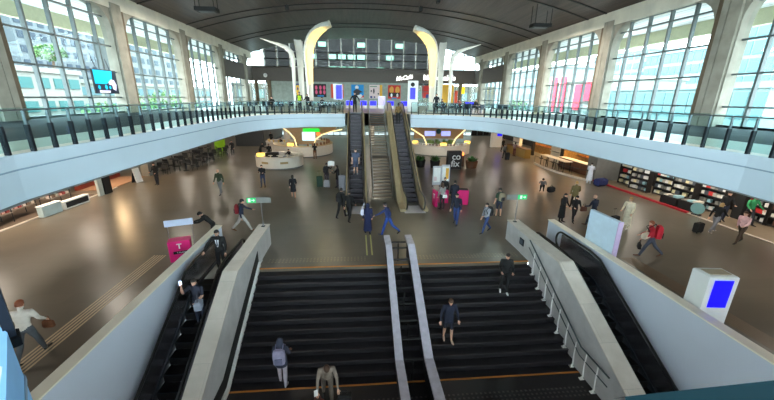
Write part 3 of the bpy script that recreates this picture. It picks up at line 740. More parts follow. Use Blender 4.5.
def arm():
    P_ = [(0, 0, .26, .22), (0, 2.5, .26, .22), (0, 4.0, .26, .26), (.02, 4.7, .28, .34), (.18, 5.2, .3, .42), (.6, 5.6, .3, .38), (1.3, 5.92, .26, .26), (2.1, 6.2, .18, .16), (2.9, 6.5, .07, .05)]
    return P_
lamp_tree('tall white lamp column with a lit scoop head, next to the oval figure poster', -4.6, 36, spine(7.65, 2.35, .66, .42, .9, .36, .55), 0, 0, R(-22), True)
lamp_tree('lit white lamp column with scoop head in front of the white restaurant lettering', 7.7, 36, spine(7.5, 2.3, .66, .42, .9, .36, .55), 0, 0, R(180+22), True)
lamp_tree('unlit white lamp shell standing between the lit scoop and the thin arm by the oval poster', -5.7, 37.4, spine(6.9, -.5, .3, .26, .4, .3, .25, tip=.9), 0, 0, R(-60), False)
lamp_tree('unlit white lamp shell just behind the lit column on the restaurant side', 8.9, 37.4, spine(7.0, -.4, .3, .26, .4, .3, .25, tip=.9), 0, 0, R(240), False)
lamp_tree('thin white column with a long arm reaching out over the pale wall panels', -6.15, 35.2, arm(), 0, 0, R(172), False)
lamp_tree('thin white column with a long arm reaching over the yellow restaurant front', 9.5, 35.2, arm(), 0, 0, R(8), False)

# hanging ceiling rigs and small speakers
for x, y, lab in ((-11.8, 31.0, 'dark rig hanging from the ceiling above the advertising screen side'), (16.2, 31.5, 'dark rig hung on four rods near the windows of the pink banners side')):
    z = ceil_z(x); T = thing('ceiling_rig', lab, 'spotlight rig', (x, y, z-1.6))
    m = MB(); m.box(-.8, .8, -.45, .45, 0, .28); m.build('housing', BLACKM, T)
    m = MB(); m.box(-.6, .6, -.3, .3, -.03, .0); m.build('lamp_face', STEELD, T)
    rod = MB(); rod.tube([(0, 0, .28), (0, 0, 1.75)], .025, 6); f_ = None
    for px, py in ((-.7, -.4), (.7, -.4), (-.7, .4), (.7, .4)):
        if f_ is None: f_ = rod.build('rod', BLACKM, T); f_.location = (px, py, 0)
        else: copy_part(f_, T, (px, py, 0))
    a_ = area('rig_light', (x, y, z-1.75), (0, 0, 0), 1.2, .8, 500, (1, .93, .82));  # added fill light for the hall; the rig face itself is unlit
for x, y, lab in ((1.2, 33.5, 'black box projector under the middle of the ceiling'), (6.6, 38.0, 'small black speaker under the ceiling, further of the two by the lit column'), (7.6, 34.5, 'small black speaker under the ceiling, nearer of the two by the lit column'), (-6.8, 38.0, 'small black speaker under the ceiling above the left-leaning white arm')):
    z = ceil_z(x); T = thing('ceiling_speaker', lab, 'speaker', (x, y, z-.55)); w_ = .8 if 'projector' in lab else .3
    m = MB(); m.box(-w_/2, w_/2, -.25, .25, 0, .4); m.build('housing', BLACKM, T); m = MB(); m.tube([(0, 0, .4), (0, 0, .75)], .03, 6); m.build('bracket', BLACKM, T)

# advertising screen hanging in the first window bay
T = thing('screen', 'cyan and black advertising screen hanging at the concrete column by the windows', 'screen', (-16.6, 25.1, 6.5), R(0)); T.scale = (1, .8, .96)
m = MB(); m.box(-.1, 0, -1.35, 1.35, 0, 1.55); m.build('housing', BLACKM, T)
m = MB(); m.box(0, .015, -1.3, 1.3, .04, 1.5); m.build('display', mat('screen_navy', (16, 24, 44), .3, emit=.2), T)
CY = mat('screen_cyan', (0, 190, 240), .3, emit=.3)
m = MB(); m.side([(-1.3, 1.5), (.85, 1.5), (.7, .85), (-.1, .62), (-1.3, .62)], .016, .024); m.build('picture', CY, T)
m = MB()
for y_ in (-.95, -.1, .35, .6): m.lathe([(0, 0), (.16 if y_ < 0 else .11, 0)], n=12)
m = MB(); m.mesh([(.03, -.95+.14*math.cos(a), .4+.14*math.sin(a)) for a in [k*PI/6 for k in range(12)]], [tuple(range(12))]); m.mesh([(.03, -.15+.16*math.cos(a), .42+.16*math.sin(a)) for a in [k*PI/6 for k in range(12)]], [tuple(range(12))]); m.mesh([(.03, .3+.11*math.cos(a), .4+.11*math.sin(a)) for a in [k*PI/6 for k in range(12)]], [tuple(range(12))]); m.build('icon', CY, T)
m = MB(); m.side([(.2, .75), (.55, .95), (.9, .9), (1.1, .6), (.95, .2), (.6, .3), (.6, .55), (.25, .6)], .03, .04); m.side([(-1.0, .05), (.2, .05), (.25, .2), (-1.0, .22)], .03, .04); m.build('picture', mat('screen_white', (226, 216, 250), .3, emit=.2), T)
m = MB(); m.tube([(-.1, -.6, 1.5), (-.3, -.6, 2.3)], .03, 6); m.tube([(-.1, .9, 1.5), (-.3, .9, 2.3)], .03, 6); m.build('bracket', STEELD, T)
text('Rozkład jazdy', .3, mat('screen_blue', (10, 90, 190), .4), T, (.035, -.35, 1.15), (PI/2, 0, PI/2), 'lettering') if False else None

# lettering on the band
WL = mat('lit_white_letters', (250, 250, 244), .4, emit=.6)
T = thing('cafe_sign', 'white slanted cafe lettering mounted on the brown band', 'sign', (8.0, YB-.08, 9.7))
text('McCafé', .92, WL, T, (0, 0, 0), (PI/2, R(-8), 0), ext=.04, shear=.3, bold=.03)
T = thing('restaurant_sign', 'long white restaurant lettering on the brown band behind the lit lamp column', 'sign', (14.1, YB-.08, 9.8))
text("McDonald's", 1.12, WL, T, (0, 0, 0), (PI/2, 0, 0), ext=.04, bold=.05, squash=1.05)
# clock and camera on the band
m = MB(); m.lathe([(0, .12), (.28, .12), (.32, .05), (.32, 0)], n=20); 
for x, z, lab in ((-14.9, 9.7, 'small round pale clock fixed high on the brown band'),):
    T = thing('clock', lab, 'clock', (x, YB-.12, z)); c_ = m.build('housing', WHITE, T); c_.rotation_euler = (PI/2, 0, 0)
    h_ = MB(); h_.box(-.015, .015, -.15, -.14, 0, .2); h_.box(0, .14, -.15, -.14, -.01, .02); h_.build('hand', BLACK, T)
T = thing('globe_lamp', 'round pale globe on a post between two brown columns', 'lamp', (-14.4, YB-3, MZ)); m = MB(); m.tube([(0, 0, 0), (0, 0, 2.6)], .05, 8); m.build('pole', STEEL, T); m = MB(); m.ball((0, 0, 2.8), .32); m.build('globe', WHITE, T, smooth=True)
# advertising posters on the end wall (plain colour fields, no artwork copied)
PM = {k: mat('poster_'+k, v, .6) for k, v in dict(navy=(34, 50, 120), yellow=(244, 190, 50), black=(26, 20, 26), pink=(226, 90, 130), orange=(226, 74, 40), salmon=(240, 140, 110), blue=(10, 140, 210), dark=(50, 50, 56), pale=(226, 204, 204), gold=(236, 180, 60), red=(206, 44, 34), tan=(226, 160, 70), white=(236, 236, 232), green=(50, 130, 90)).items()}
def poster(label, x, w, z0, z1, base, shapes):
    T = thing('poster', label, 'poster', (x, YB-.0, z0)); h = z1-z0
    m = MB(); m.box(0, w, -.05, 0, 0, h); m.build('sheet', PM[base], T)
    for i, (kx, kind, pts) in enumerate(shapes):
        m = MB(); yy = -.056-.004*i
        if kind == 'o':
            cx, cz, rx, rz_ = pts; m.mesh([(cx*w+rx*w*math.cos(a), yy, cz*h+rz_*h*math.sin(a)) for a in [k*PI/8 for k in range(16)]], [tuple(range(16))])
        else: m.mesh([(a*w, yy, b*h) for a, b in pts], [tuple(range(len(pts)))])
        m.build('print', PM[kx], T)
poster('navy poster with a yellow oval figure, half behind the white shells', -10.5, 1.35, 6.45, 8.5, 'navy', [('yellow', 'o', (.5, .55, .3, .35)), ('navy', 'o', (.5, .6, .1, .12)), ('yellow', 'p', [(.3, .1), (.75, .1), (.65, .3), (.4, .3)])])
poster('black poster with six pink oval shapes in rows', -7.25, 2.1, 6.4, 8.5, 'black', [('pink', 'o', (x_, z_, .1, .16)) for x_ in (.22, .55, .85) for z_ in (.72, .38)]+[('blue', 'p', [(.3, .05), (.8, .05), (.8, .14), (.3, .14)])])
poster('orange red poster behind the blue screen totem', -4.35, 2.1, 6.3, 8.5, 'orange', [('salmon', 'p', [(.2, .6), (1, .6), (1, .98), (.2, .98)]), ('white', 'p', [(.2, 0), (.8, 0), (.8, .55), (.2, .55)])])
poster('blue poster with a white and dark figure', -.95, 2.1, 6.3, 8.5, 'blue', [('white', 'o', (.45, .8, .14, .14)), ('dark', 'p', [(.15, .5), (.45, .72), (.95, .45), (.7, .4), (.6, .2), (.35, .2)]), ('white', 'p', [(.1, .1), (.4, 0), (1, 0), (.8, .3), (.5, .22)]), ('red', 'p', [(.75, .05), (1, .05), (1, .25)])])
poster('pale pink poster with small dark marks and a gold edge', 2.1, 2.2, 6.3, 8.5, 'pale', [('gold', 'p', [(.8, 0), (1, 0), (1, 1), (.8, 1)]), ('dark', 'o', (.35, .55, .06, .2)), ('dark', 'o', (.15, .55, .05, .08)), ('navy', 'o', (.15, .1, .1, .08)), ('navy', 'o', (.4, .1, .07, .06)), ('dark', 'o', (.7, .35, .06, .06)), ('green', 'p', [(.05, .85), (.6, .85), (.6, .9), (.05, .9)])])
poster('red poster with two yellow blocks above black', 5.3, 2.15, 6.3, 8.5, 'red', [('tan', 'o', (.28, .65, .18, .26)), ('tan', 'o', (.75, .65, .18, .26)), ('black', 'p', [(.05, .15), (.95, .15), (.95, .45), (.05, .45)]), ('white', 'o', (.28, .25, .08, .14)), ('white', 'o', (.75, .25, .08, .14)), ('blue', 'p', [(.3, 0), (.7, 0), (.7, .08), (.3, .08)])])
poster('narrow red poster beside the lit lamp column', 11.2, 1.5, 6.5, 8.5, 'red', [('navy', 'p', [(.4, 0), (1, 0), (1, .35), (.5, .3)])])
# yellow restaurant front pieces
T = thing('shopfront', 'yellow and white restaurant front under the brown band', 'shopfront', (14.2, YB-.6, MZ))
for i, (x0, x1, mm) in enumerate(((2.2, 4.2, PM['gold']), (4.3, 6.9, PM['white']), (7.0, 8.3, PM['gold']), (8.5, 9.5, PM['white']))):
    if x1+14.2 > XR: continue
    m = MB(); m.box(x0-1.8, x1-1.8, 0, .3, 0, 3.6); m.build('panel', mm, T)
m = MB(); m.box(3.3, 4.3, -.12, 0, 2.1, 3.2); m.build('menu_board', mat('menu_yellow', (250, 214, 20), .5, emit=.25), T)
m = MB(); m.box(2.6, 3.1, -.12, 0, .6, 2.6); m.build('menu_board', PM['orange'], T)

# gallery furniture
def totem(label, x, y, z, w, h, d, rz=0, scr=(.12, .88, .3, .92), body=WHITE):
    T = thing('screen_totem', label, 'screen', (x, y, z), rz)
    m = MB(); m.cbox(0, 0, 0, w, d, h, bev=.02); m.build('housing', body, T)
    m = MB(); m.box(-w/2+scr[0]*w, -w/2+scr[1]*w, -d/2-.012, -d/2+.01, scr[2]*h, scr[3]*h); m.build('display', BLUES, T)
    m = MB(); m.cbox(0, 0, -.0, w*1.05, d*1.05, .05); m.build('plinth', GREYP, T)
    return T
T = thing('screen_totem', 'blue screen raised on a dark pole beside the seated group', 'screen', (-1.7, 33.2, MZ)); m = MB(); m.tube([(0, 0, 0), (0, 0, 1.2)], .04, 8); m.build('pole', BLACKM, T); m = MB(); m.box(-.5, .35, -.05, .05, 1.1, 2.5); m.build('housing', WHITE, T); m = MB(); m.box(-.25, .3, -.07, -.05, 1.15, 2.4); m.build('display', BLUES, T)
totem('white totem with a blue screen and dark round mark near the restaurant lettering', 5.35, 33.5, MZ, .95, 2.9, .3, scr=(.2, .75, .42, .78))
T2 = thing('round_mark', 'dark round emblem on top of the white gallery totem', 'emblem', (5.3, 33.33, MZ+2.55)); m = MB(); m.mesh([(.2*math.cos(a), 0, .2*math.sin(a)) for a in [k*PI/8 for k in range(16)]], [tuple(range(16))]); m.build('disc', BLACKM, T2); 
# row of blue-lit ticket machines behind the escalators
mm_ = MB(); mm_.box(-.4, .4, -.25, .25, 0, 1.0)
for i, (x, lab) in enumerate(((-.95, 'low blue-lit counter unit at the far left of the row behind the man in black'), (.8, 'blue-lit counter unit just behind the man in black'), (2.0, 'blue-lit counter unit behind the middle stairs, beside the lilac one'), (4.2, 'blue-lit counter unit beyond the lilac one'), (5.9, 'blue-lit counter unit nearest the white totem'))):
    T = thing('counter_unit', lab, 'ticket machine', (x, 44, MZ)); mm_2 = MB(); mm_2.box(-.45, .45, -.25, .25, 0, .95); mm_2.build('housing', BEIGESTONE, T); m = MB(); m.box(-.4, .4, -.28, -.25, .35, .9); m.build('display', BLUES, T)
T = thing('counter_unit', 'pale lilac lit counter unit in the middle of the blue row', 'ticket machine', (3.1, 44, MZ)); m = MB(); m.box(-.45, .45, -.25, .25, 0, 1.5); m.build('housing', WHITE, T); m = MB(); m.box(-.4, .4, -.28, -.25, .4, 1.4); m.build('display', mat('lilac_light', (170, 160, 250), .4, emit=.3), T)
T = thing('counter_unit', 'small twin blue screen unit under the end of the brown band', 'ticket machine', (14.4, 44, MZ)); m = MB(); m.box(-.6, .6, -.25, .25, 0, .95); m.build('housing', GREYP, T); m = MB(); m.box(-.55, -.05, -.28, -.25, .4, .9); m.box(.05, .55, -.28, -.25, .4, .9); m.build('display', BLUES, T)
# cafe chairs and tables of the gallery
def make_chair(col, lab, grp, loc, rz):
    T = thing('chair', lab, 'chair', loc, rz, grp)
    m = MB(); m.cbox(0, 0, .43, .44, .44, .04, bev=.01); m.build('seat', col, T)
    m = MB(); m.box(-.21, .21, -.23, -.19, .5, .86); m.build('backrest', col, T)
    lg = MB(); lg.tube([(0, 0, 0), (0, 0, .44)], .015, 6); f_ = None
    for px, py in ((-.19, -.19), (.19, -.19), (-.19, .19), (.19, .19)):
        if f_ is None: f_ = lg.build('leg', STEELD, T); f_.location = (px, py, 0)
        else: copy_part(f_, T, (px, py, 0))
    return T
def make_table(col, lab, grp, loc, r=.38):
    T = thing('cafe_table', lab, 'table', loc, 0, grp)
    m = MB(); m.lathe([(0, .72), (r, .72), (r, .75), (0, .75)], n=18); m.build('tabletop', col, T)
    m = MB(); m.tube([(0, 0, 0), (0, 0, .72)], .03, 8); m.build('column', STEELD, T); m = MB(); m.lathe([(.24, 0), (.24, .02), (.04, .05)], n=14); m.build('foot', STEELD, T)
    return T
chA = make_chair(STEELD, 'dark chair among the cafe tables on the far gallery', 'far gallery chairs', (-6.6, 31.3, MZ), 0); kA = kids(chA)
tbA = make_table(GREYP, 'small round cafe table on the far gallery', 'far gallery tables', (-6.0, 31.6, MZ)); kT = kids(tbA)
rn = random.Random(3)
for i, (x, y) in enumerate(((-9.4, 32.3), (-2.9, 30.9), (-8.5, 36.0), (-2.0, 38.5), (8.6, 30.6), (10.6, 30.6), (13.2, 30.6), (14.2, 33.2), (11.0, 36.5))):
    dup(tbA, kT, (x, y, MZ))
    for k in range(3 if i % 2 else 4): a = k*PI/2+.4*i; dup(chA, kA, (x+.72*math.cos(a), y+.72*math.sin(a), MZ), a+PI/2)
for k, a in enumerate((PI, 0, PI/2)): 
    if k: dup(chA, kA, (-6+.72*math.cos(a), 31.6+.72*math.sin(a), MZ), a+PI/2)

# ================================================================ GROUND FLOOR
def panel_stand(): pass
# exit signs on posts
for x, y, lab in ((-4.2, 14.25, 'green exit sign on a pole on the stone wall by the walking man'), (7.35, 14.25, 'green exit sign on a pole at the end of the grey stone wall')):
    T = thing('exit_sign', lab, 'sign', (x, y, .97)); s_ = -1 if x < 0 else 1
    m = MB(); m.tube([(0, 0, 0), (0, 0, 1.25)], .025, 8); m.build('pole', STEEL, T)
    m = MB(); m.cbox(0, 0, 0, .14, .14, .03); m.build('foot', STEELD, T)
    m = MB(); m.box(-.6 if x < 0 else -.55, .42, -.03, .03, 1.1, 1.34); m.build('board', GREYP, T)
    m = MB(); m.box(-.58 if x < 0 else -.02, -.2 if x < 0 else .4, -.04, -.03, 1.11, 1.33); m.build('green_panel', mat('exit_green', (16, 160, 84), .4, emit=.35), T)
    x0 = -.4 if x < 0 else .2
    m = MB(); m.box(x0-.12, x0-.02, -.045, -.04, 1.14, 1.3); m.front([(x0+.02, 1.2), (x0+.1, 1.2), (x0+.1, 1.15), (x0+.17, 1.22), (x0+.1, 1.29), (x0+.1, 1.24), (x0+.02, 1.24)], -.045, -.04); m.build('pictogram', WHITE, T)
# large pale board on the right parapet and the blue totem
T = thing('sign_board', 'large pale blue panel standing on the parapet beside the descending escalator', 'sign', (9.55, 11.45, 0), R(-90+2))
m = MB(); m.cbox(0, 0, .15, 1.5, .16, 2.1, bev=.01); m.build('board', mat('panel_pale_blue', (196, 216, 232), .35), T)
m = MB(); m.cbox(.76, 0, .15, .03, .2, 2.1); m.build('edge_trim', mat('lilac_edge', (196, 176, 210), .4), T)
m = MB(); m.cbox(-.5, 0, 0, .1, .12, .15); m.cbox(.5, 0, 0, .1, .12, .15); m.build('foot', STEELD, T)
T = thing('screen_totem', 'tall white totem with a bright blue screen standing behind the parapet', 'screen', (9.95, 7.55, 0), R(-6))
m = MB(); m.cbox(0, 0, 0, .8, .55, 1.95, bev=.03); m.build('housing', WHITE, T)
m = MB(); m.box(-.24, .27, -.29, -.274, 1.0, 1.84); m.build('display', BLUES, T)
m = MB(); m.cbox(0, 0, 1.95, .6, .3, .012); m.build('top_vent', mat('vent_tan', (190, 176, 150), .6), T)
# magenta phone stand with header panel
T = thing('promo_stand', 'magenta promotion counter with a pale header panel on two poles', 'stand', (-7.25, 13.25, 0), R(20)); T.scale = (.78, .8, .8)
m = MB(); m.box(-.55, .45, -.3, .3, 0, 1.1); m.build('counter', PINK, T)
m = MB(); m.tube([(-.5, .2, 1.1), (-.5, .2, 2.1)], .02, 6); m.build('pole', STEEL, T)
m = MB(); m.tube([(.6, .2, 0), (.6, .2, 2.1)], .02, 6); m.build('pole', STEEL, T)
m = MB(); m.box(-.62, .68, .17, .23, 1.75, 2.08); m.build('header_panel', mat('header_pale', (186, 198, 222), .4), T)
text('T', .36, WHITE, T, (-.05, -.31, .82), (PI/2, 0, 0), 'logo', bold=.01)
m = MB(); m.box(-.35, .35, -.315, -.3, .42, .56); m.build('black_label', BLACKM, T)
text('T-Mobile', .11, WHITE, T, (0, -.325, .49), (PI/2, 0, 0), 'lettering', ext=.003)
# pink promotion counters in the middle of the hall
T = thing('promo_counter', 'magenta promotion counter group around which people stand near the poster boards', 'stand', (5.8, 19.9, 0))
m = MB(); m.cbox(-1.0, -.1, 0, .12, .6, 1.0, rz=R(10)); m.build('side_panel', PINK, T)
m = MB(); m.cbox(-.3, .55, 0, .6, .3, .85); m.build('counter', PINK, T)
m = MB(); m.cbox(.85, .25, 0, .75, .5, .95, rz=R(-12), bev=.02); m.build('counter', PINK, T)
m = MB(); m.cbox(.85, .25, .95, .65, .42, .03, rz=R(-12)); m.build('worktop', BLACKM, T)
text('T', .4, WHITE, T, (-1.07, -.1, .62), (PI/2, 0, R(-80)), 'logo', bold=.01)
# poster boards
for i, (x, y, rz, lab, c1) in enumerate(((5.95, 24.4, .1, 'pale poster board on legs, the front one of two by the cafe', 'white'), (6.75, 24.9, -.05, 'poster board with a yellow corner, behind the front one by the cafe', 'white'))):
    T = thing('poster_board', lab, 'sign', (x, y, 0), rz)
    m = MB(); T.scale = (.78, .78, .85); m.box(-.42, .42, -.03, .03, .2, 1.9); m.build('board', mat('board_grey', (190, 190, 196), .5), T)
    for px in (-.38, .34):
        m = MB(); m.box(px, px+.04, -.2, .2, 0, .04); m.box(px, px+.04, -.02, .02, 0, .3); m.build('leg', STEELD, T)
    m = MB(); m.box(-.34, .34, -.04, -.03, .45, 1.75); m.build('paper', PM['white'], T)
    m = MB(); m.box(-.3, -.0, -.05, -.04, .55, .95) if i == 0 else m.box(.02, .32, -.05, -.04, .6, 1.6); m.build('print', PM['pale'] if i == 0 else PM['gold'], T)

# round white kiosk counters
KIN = mat('counter_inside', (120, 96, 70), .6)
def ring_counter(T, x, y, rx, ry, h, a0, a1, m_, topm, n=28, th=.5):
    def P(a, k): return (x+(rx-k)*math.cos(a), y+(ry-k)*math.sin(a))
    A = [a0+(a1-a0)*i/n for i in range(n+1)]
    m = MB(); m.strip([P(a, 0)+(.12,) for a in A], [P(a, 0)+(h,) for a in A], 0); m.strip([P(a, .06)+(0,) for a in A], [P(a, .06)+(.12,) for a in A], 1)
    m.strip([P(a, 0)+(.12,) for a in A], [P(a, .06)+(.12,) for a in A], 1); m.strip([P(a, .06)+(0,) for a in A], [P(a, th)+(0,) for a in A], 1); m.strip([P(a, 0)+(h-.002,) for a in A], [P(a, th)+(h-.002,) for a in A], 0)
    m.strip([P(a, th)+(0,) for a in A], [P(a, th)+(h,) for a in A], 0)
    for a in (a0, a1): 
        if abs(a1-a0) < 6.2: p, q = P(a, 0), P(a, th); m.mesh([p+(0,), q+(0,), q+(h,), p+(h,)], [(0,1,2,3)], 0)
    m.build('counter_front', [m_, GREYP], T, smooth=True)
    m = MB(); m.strip([P(a, -.05)+(h+.04,) for a in A], [P(a, th+.03)+(h+.04,) for a in A]); m.strip([P(a, -.05)+(h,) for a in A], [P(a, th+.03)+(h,) for a in A]); m.strip([P(a, -.05)+(h,) for a in A], [P(a, -.05)+(h+.04,) for a in A]); m.strip([P(a, th+.03)+(h,) for a in A], [P(a, th+.03)+(h+.04,) for a in A]); m.build('countertop', topm, T)
K1 = thing('kiosk', 'round white food counter with low front, nearest of the round kiosks', 'kiosk', (-7.5, 32.9, 0))
ring_counter(K1, 0, 0, 2.2, 2.1, 1.05, 0, 2*PI, KWHITE, KWHITE, th=.6)
for i, (x_, y_, w_) in enumerate(((-.7, 0, 1.1), (.7, .2, .7))):
    m = MB(); m.cbox(x_, y_, 0, w_, .8, 1.3 if i == 0 else 1.0, bev=.03); m.build('fridge', BLACKM if i == 0 else STEEL, K1)
text('LETTERING', .1, WHITE, K1) if False else None
for a in (-2.0, -1.2):
    m = MB(); m.cbox(2.22*math.cos(a), 2.12*math.sin(a), .55, .7, .03, .18, rz=a+PI/2); m.build('name_plate', mat('brass_letters', (170, 140, 90), .5), K1)
K2 = thing('kiosk', 'large round white kiosk with a glowing arched frame and a green white menu screen', 'kiosk', (-6.4, 40.8, 0))
ring_counter(K2, 0, 0, 3.4, 3.7, 1.2, -PI*.98, PI*.35, KWHITE, mat('warm_top', (210, 180, 130), .4), th=.8)
ring_counter(K2, -3.0, 1.6, 1.7, 1.7, 1.2, 0, 2*PI, KWHITE, KWHITE, th=.6)
def arch(T, pts, r, m_, nm): m = MB(); m.tube(pts, r, 8); m.build(nm, m_, T, smooth=True)
GLW = mat('frame_glow', (255, 226, 160), .5, emit=.5)
arch(K2, [(-.2, -3.2, .1), (-.35, -2.7, 1.2), (-.75, -1.6, 1.9), (-1.5, -.7, 2.5), (-2.6, -.1, 3.2)], .07, GLW, 'arch_frame')
arch(K2, [(1.3, -.7, 1.1), (1.5, -.6, 1.7), (2.2, -.4, 2.2), (3.3, -.2, 2.55), (4.6, 0, 2.8)], .07, GLW, 'arch_frame')
pb_ = [(-.9, 1.0), (1.2, 1.0), (1.7, 1.8), (2.6, 2.3), (3.6, 2.55), (4.2, 3.3), (-2.6, 3.3), (-1.7, 2.6), (-1.1, 1.9)]
m = MB(); m.front(pb_, .3, .36); m.build('backdrop', mat('tan_backdrop', (176, 146, 110), .6), K2)
m = MB(); m.box(-.15, 1.35, .2, .3, 1.45, 2.45); m.build('menu_screen', mat('screen_light', (190, 226, 236), .4, emit=.5), K2)
m = MB(); m.box(.0, 1.9, .1, .2, 2.5, 2.85); m.build('green_sign', mat('green_light', (20, 220, 50), .4, emit=.5), K2)
m = MB(); m.box(1.55, 1.95, .2, .3, 2.05, 2.4); m.build('orange_sign', mat('orange_light', (236, 120, 50), .4, emit=.5), K2)
K3 = thing('kiosk', 'oval white coffee bar with angled glowing frames and black front sign', 'kiosk', (10.15, 40.4, 0))
ring_counter(K3, 0, 0, 3.5, 2.5, 1.15, -PI*1.05, PI*.1, KWHITE, KWHITE, th=.7)
ring_counter(K3, .1, .5, 1.8, 1.1, 1.1, 0, 2*PI, KIN, KIN, th=.5)
for p in ([(-1.9, -.7, 1.15), (-2.3, -.5, 2.1), (-3.8, -.2, 3.0)], [(1.2, -.8, 1.15), (1.6, -.6, 1.9), (3.0, -.3, 3.1)]): arch(K3, p, .08, GLW, 'angled_frame')
m = MB(); m.box(-3.2, 3.0, .9, 1.1, 1.7, 3.4); m.build('fascia_board', mat('tan_board', (166, 138, 104), .6), K3)
for x0, x1 in ((-1.9, -.6), (.2, 1.3)):
    m = MB(); m.box(x0, x1, .78, .9, 2.05, 2.6); m.build('menu_screen', mat('screen_violet', (150, 160, 245), .4, emit=.45), K3)
m = MB(); m.ball((-.2, .7, 2.6), .32); m.build('globe_emblem', mat('dark_teal', (20, 70, 70), .4), K3, smooth=True)
# warm lamps and small machines on the counters
LB = None
lampspots = [(K1.location, [(1.4, -1.9), (-2.5, -.9)]), ]
def jar_item(name, label, cat, loc, build, group): pass
it = random.Random(11)
COLS_ = [mat('ware_%d' % i, c_, .5) for i, c_ in enumerate(((236, 226, 210), (190, 60, 50), (60, 60, 66), (230, 190, 80), (120, 150, 90), (150, 110, 80), (240, 240, 240), (60, 90, 140)))]
src = {}
def ware(i, loc, rz=0):
    """small goods standing on kiosk counters: cake stand, coffee machine, jar, box"""
    k = i % 8
    if k not in src:
        T = thing('countertop_ware', 'small ware on a white kiosk counter among the cafe goods', 'goods', loc, rz, 'wares on the kiosk counters')
        m = MB()
        if k % 3 == 0: m.lathe([(.14, 0), (.05, .03), (.04, .18), (.2, .2), (.2, .22), (.0, .23)], n=12)
        elif k % 3 == 1: m.cbox(0, 0, 0, .42, .34, .42, bev=.03); m.cbox(0, -.2, .1, .2, .08, .1)
        else: m.lathe([(.1, 0), (.12, .12), (.1, .26), (.06, .28), (.06, .32)], n=12)
        m.build('body', COLS_[k], T); src[k] = (T, kids(T)); return T
    T, ch = src[k]; return dup(T, ch, loc, rz)
q = 0
for (cx, cy, rx, ry, h, a0, a1, n) in ((-7.5, 32.9, 1.9, 1.8, 1.092, -2.6, .6, 9), (-6.4, 40.8, 3.0, 3.3, 1.242, -1.25, .9, 13), (10.15, 40.4, 3.15, 2.15, 1.192, -2.9, -.1, 22), (10.25, 40.9, 1.55, .85, 1.142, -3.1, 3.0, 11), (-9.4, 42.4, 1.4, 1.4, 1.242, -2.9, -.6, 6)):
    for i in range(n):
        a = a0+(a1-a0)*i/(n-1); ware(q*5+i*3, (cx+rx*math.cos(a), cy+ry*math.sin(a), h), a); q += 1
# warm light spheres (pendant / table lamps on the kiosks)
for i, (x, y, z, lab) in enumerate(((6.95, 40.3, 1.192, 'warm glowing box lamp at the escalator end of the coffee bar'), (13.35, 40.2, 1.192, 'warm glowing box lamp at the open hall end of the coffee bar'), (9.9, 38.25, 1.192, 'yellow lit cake case on the front of the coffee bar'), (-7.3, 37.45, 1.242, 'yellow lit cake case at the foot of the glowing arch'), (-8.9, 31.6, 1.092, 'small lit display case on the nearest round counter'))):
    T = thing('lit_case', lab, 'display case', (x, y, z)); m = MB(); m.cbox(0, 0, 0, .7, .35, .06); m.build('base', STEEL, T); m = MB(); m.cbox(0, 0, .06, .64, .3, .3, bev=.02); m.build('lamp_shade', mat('case_light', (255, 200, 80), .5, emit=.9), T)
# kiosk sign: two stacked words on a black cube board
T = thing('cafe_board', 'black square sign with white lettering in front of the coffee bar', 'sign', (9.15, 31.0, 0), R(3))
m = MB(); m.cbox(0, 0, 0, 1.35, .5, 1.75, bev=.02); m.build('cube', mat('board_black', (20, 12, 12), .5), T)
text('co', .86, WHITE, T, (.12, -.26, 1.22), (PI/2, 0, 0), 'lettering', bold=.01); text('fix', .86, WHITE, T, (.05, -.26, .55), (PI/2, 0, 0), 'lettering', bold=.01)
# planters and stools
def planter(label, x, y, col, r=.5):
    rnd = random.Random(int(x*10)); T = thing('planter', label, 'planter', (x, y, 0)); m = MB(); m.lathe([(r*.8, 0), (r, .7), (r*.9, .7), (r*.85, .62), (0, .62)], n=16); m.build('pot', col, T, smooth=True)
    m = MB()
    for k in range(90):
        a = rnd.uniform(0, 2*PI); e = rnd.uniform(.5, 1.4); L_ = rnd.uniform(.3, .6); d_ = Vector((math.cos(a)*math.cos(e), math.sin(a)*math.cos(e), math.sin(e))); s_ = Vector((-math.sin(a), math.cos(a), 0))*.05; p = Vector((math.cos(a)*r*.4, math.sin(a)*r*.4, .62))
        m.mesh([p-s_, p+s_, p+d_*L_*.6+s_*1.3, p+d_*L_, p+d_*L_*.6-s_*1.3], [(0,1,2,3,4)])
    m.build('foliage', GREEN, T)
planter('dark brown round planter standing right of the black cafe sign', 11.1, 31.6, WOODB, .6)
planter('dark planter beside the foot of the wide escalator, first of the row', 6.1, 32.2, BLACKM, .55)
planter('dark planter behind the poster boards, beside the black cafe sign', 7.5, 31.8, BLACKM, .5)
T = thing('sales_cart', 'small orange lit stand between the black sign and the brown planter', 'stand', (10.25, 32.4, 0)); m = MB(); m.cbox(0, 0, 0, .5, .5, 1.1, bev=.02); m.build('body', WOODB, T); m = MB(); m.cbox(0, 0, 1.1, .4, .4, .3, bev=.02); m.build('lamp_shade', mat('orange_lamp', (250, 110, 50), .5, emit=2), T)
# distant white totem with a blue screen
totem('distant white totem with a blue screen by the far shops', 19.2, 45.5, 0, 1.5, 3.6, .5, scr=(.5, .95, .45, .85))

# ================================================================ SHOPS
def shell(name, loc):
    o = bpy.data.objects.new(name, None); C.objects.link(o); o.location = loc; return struct(o)
def box_shop(T, nm, x0, x1, y0, y1, z0, z1, m_): m = MB(); m.box(x0, x1, y0, y1, z0, z1); return m.build(nm, m_, T)
SHG = mat('shop_grey', (96, 92, 86), .7)
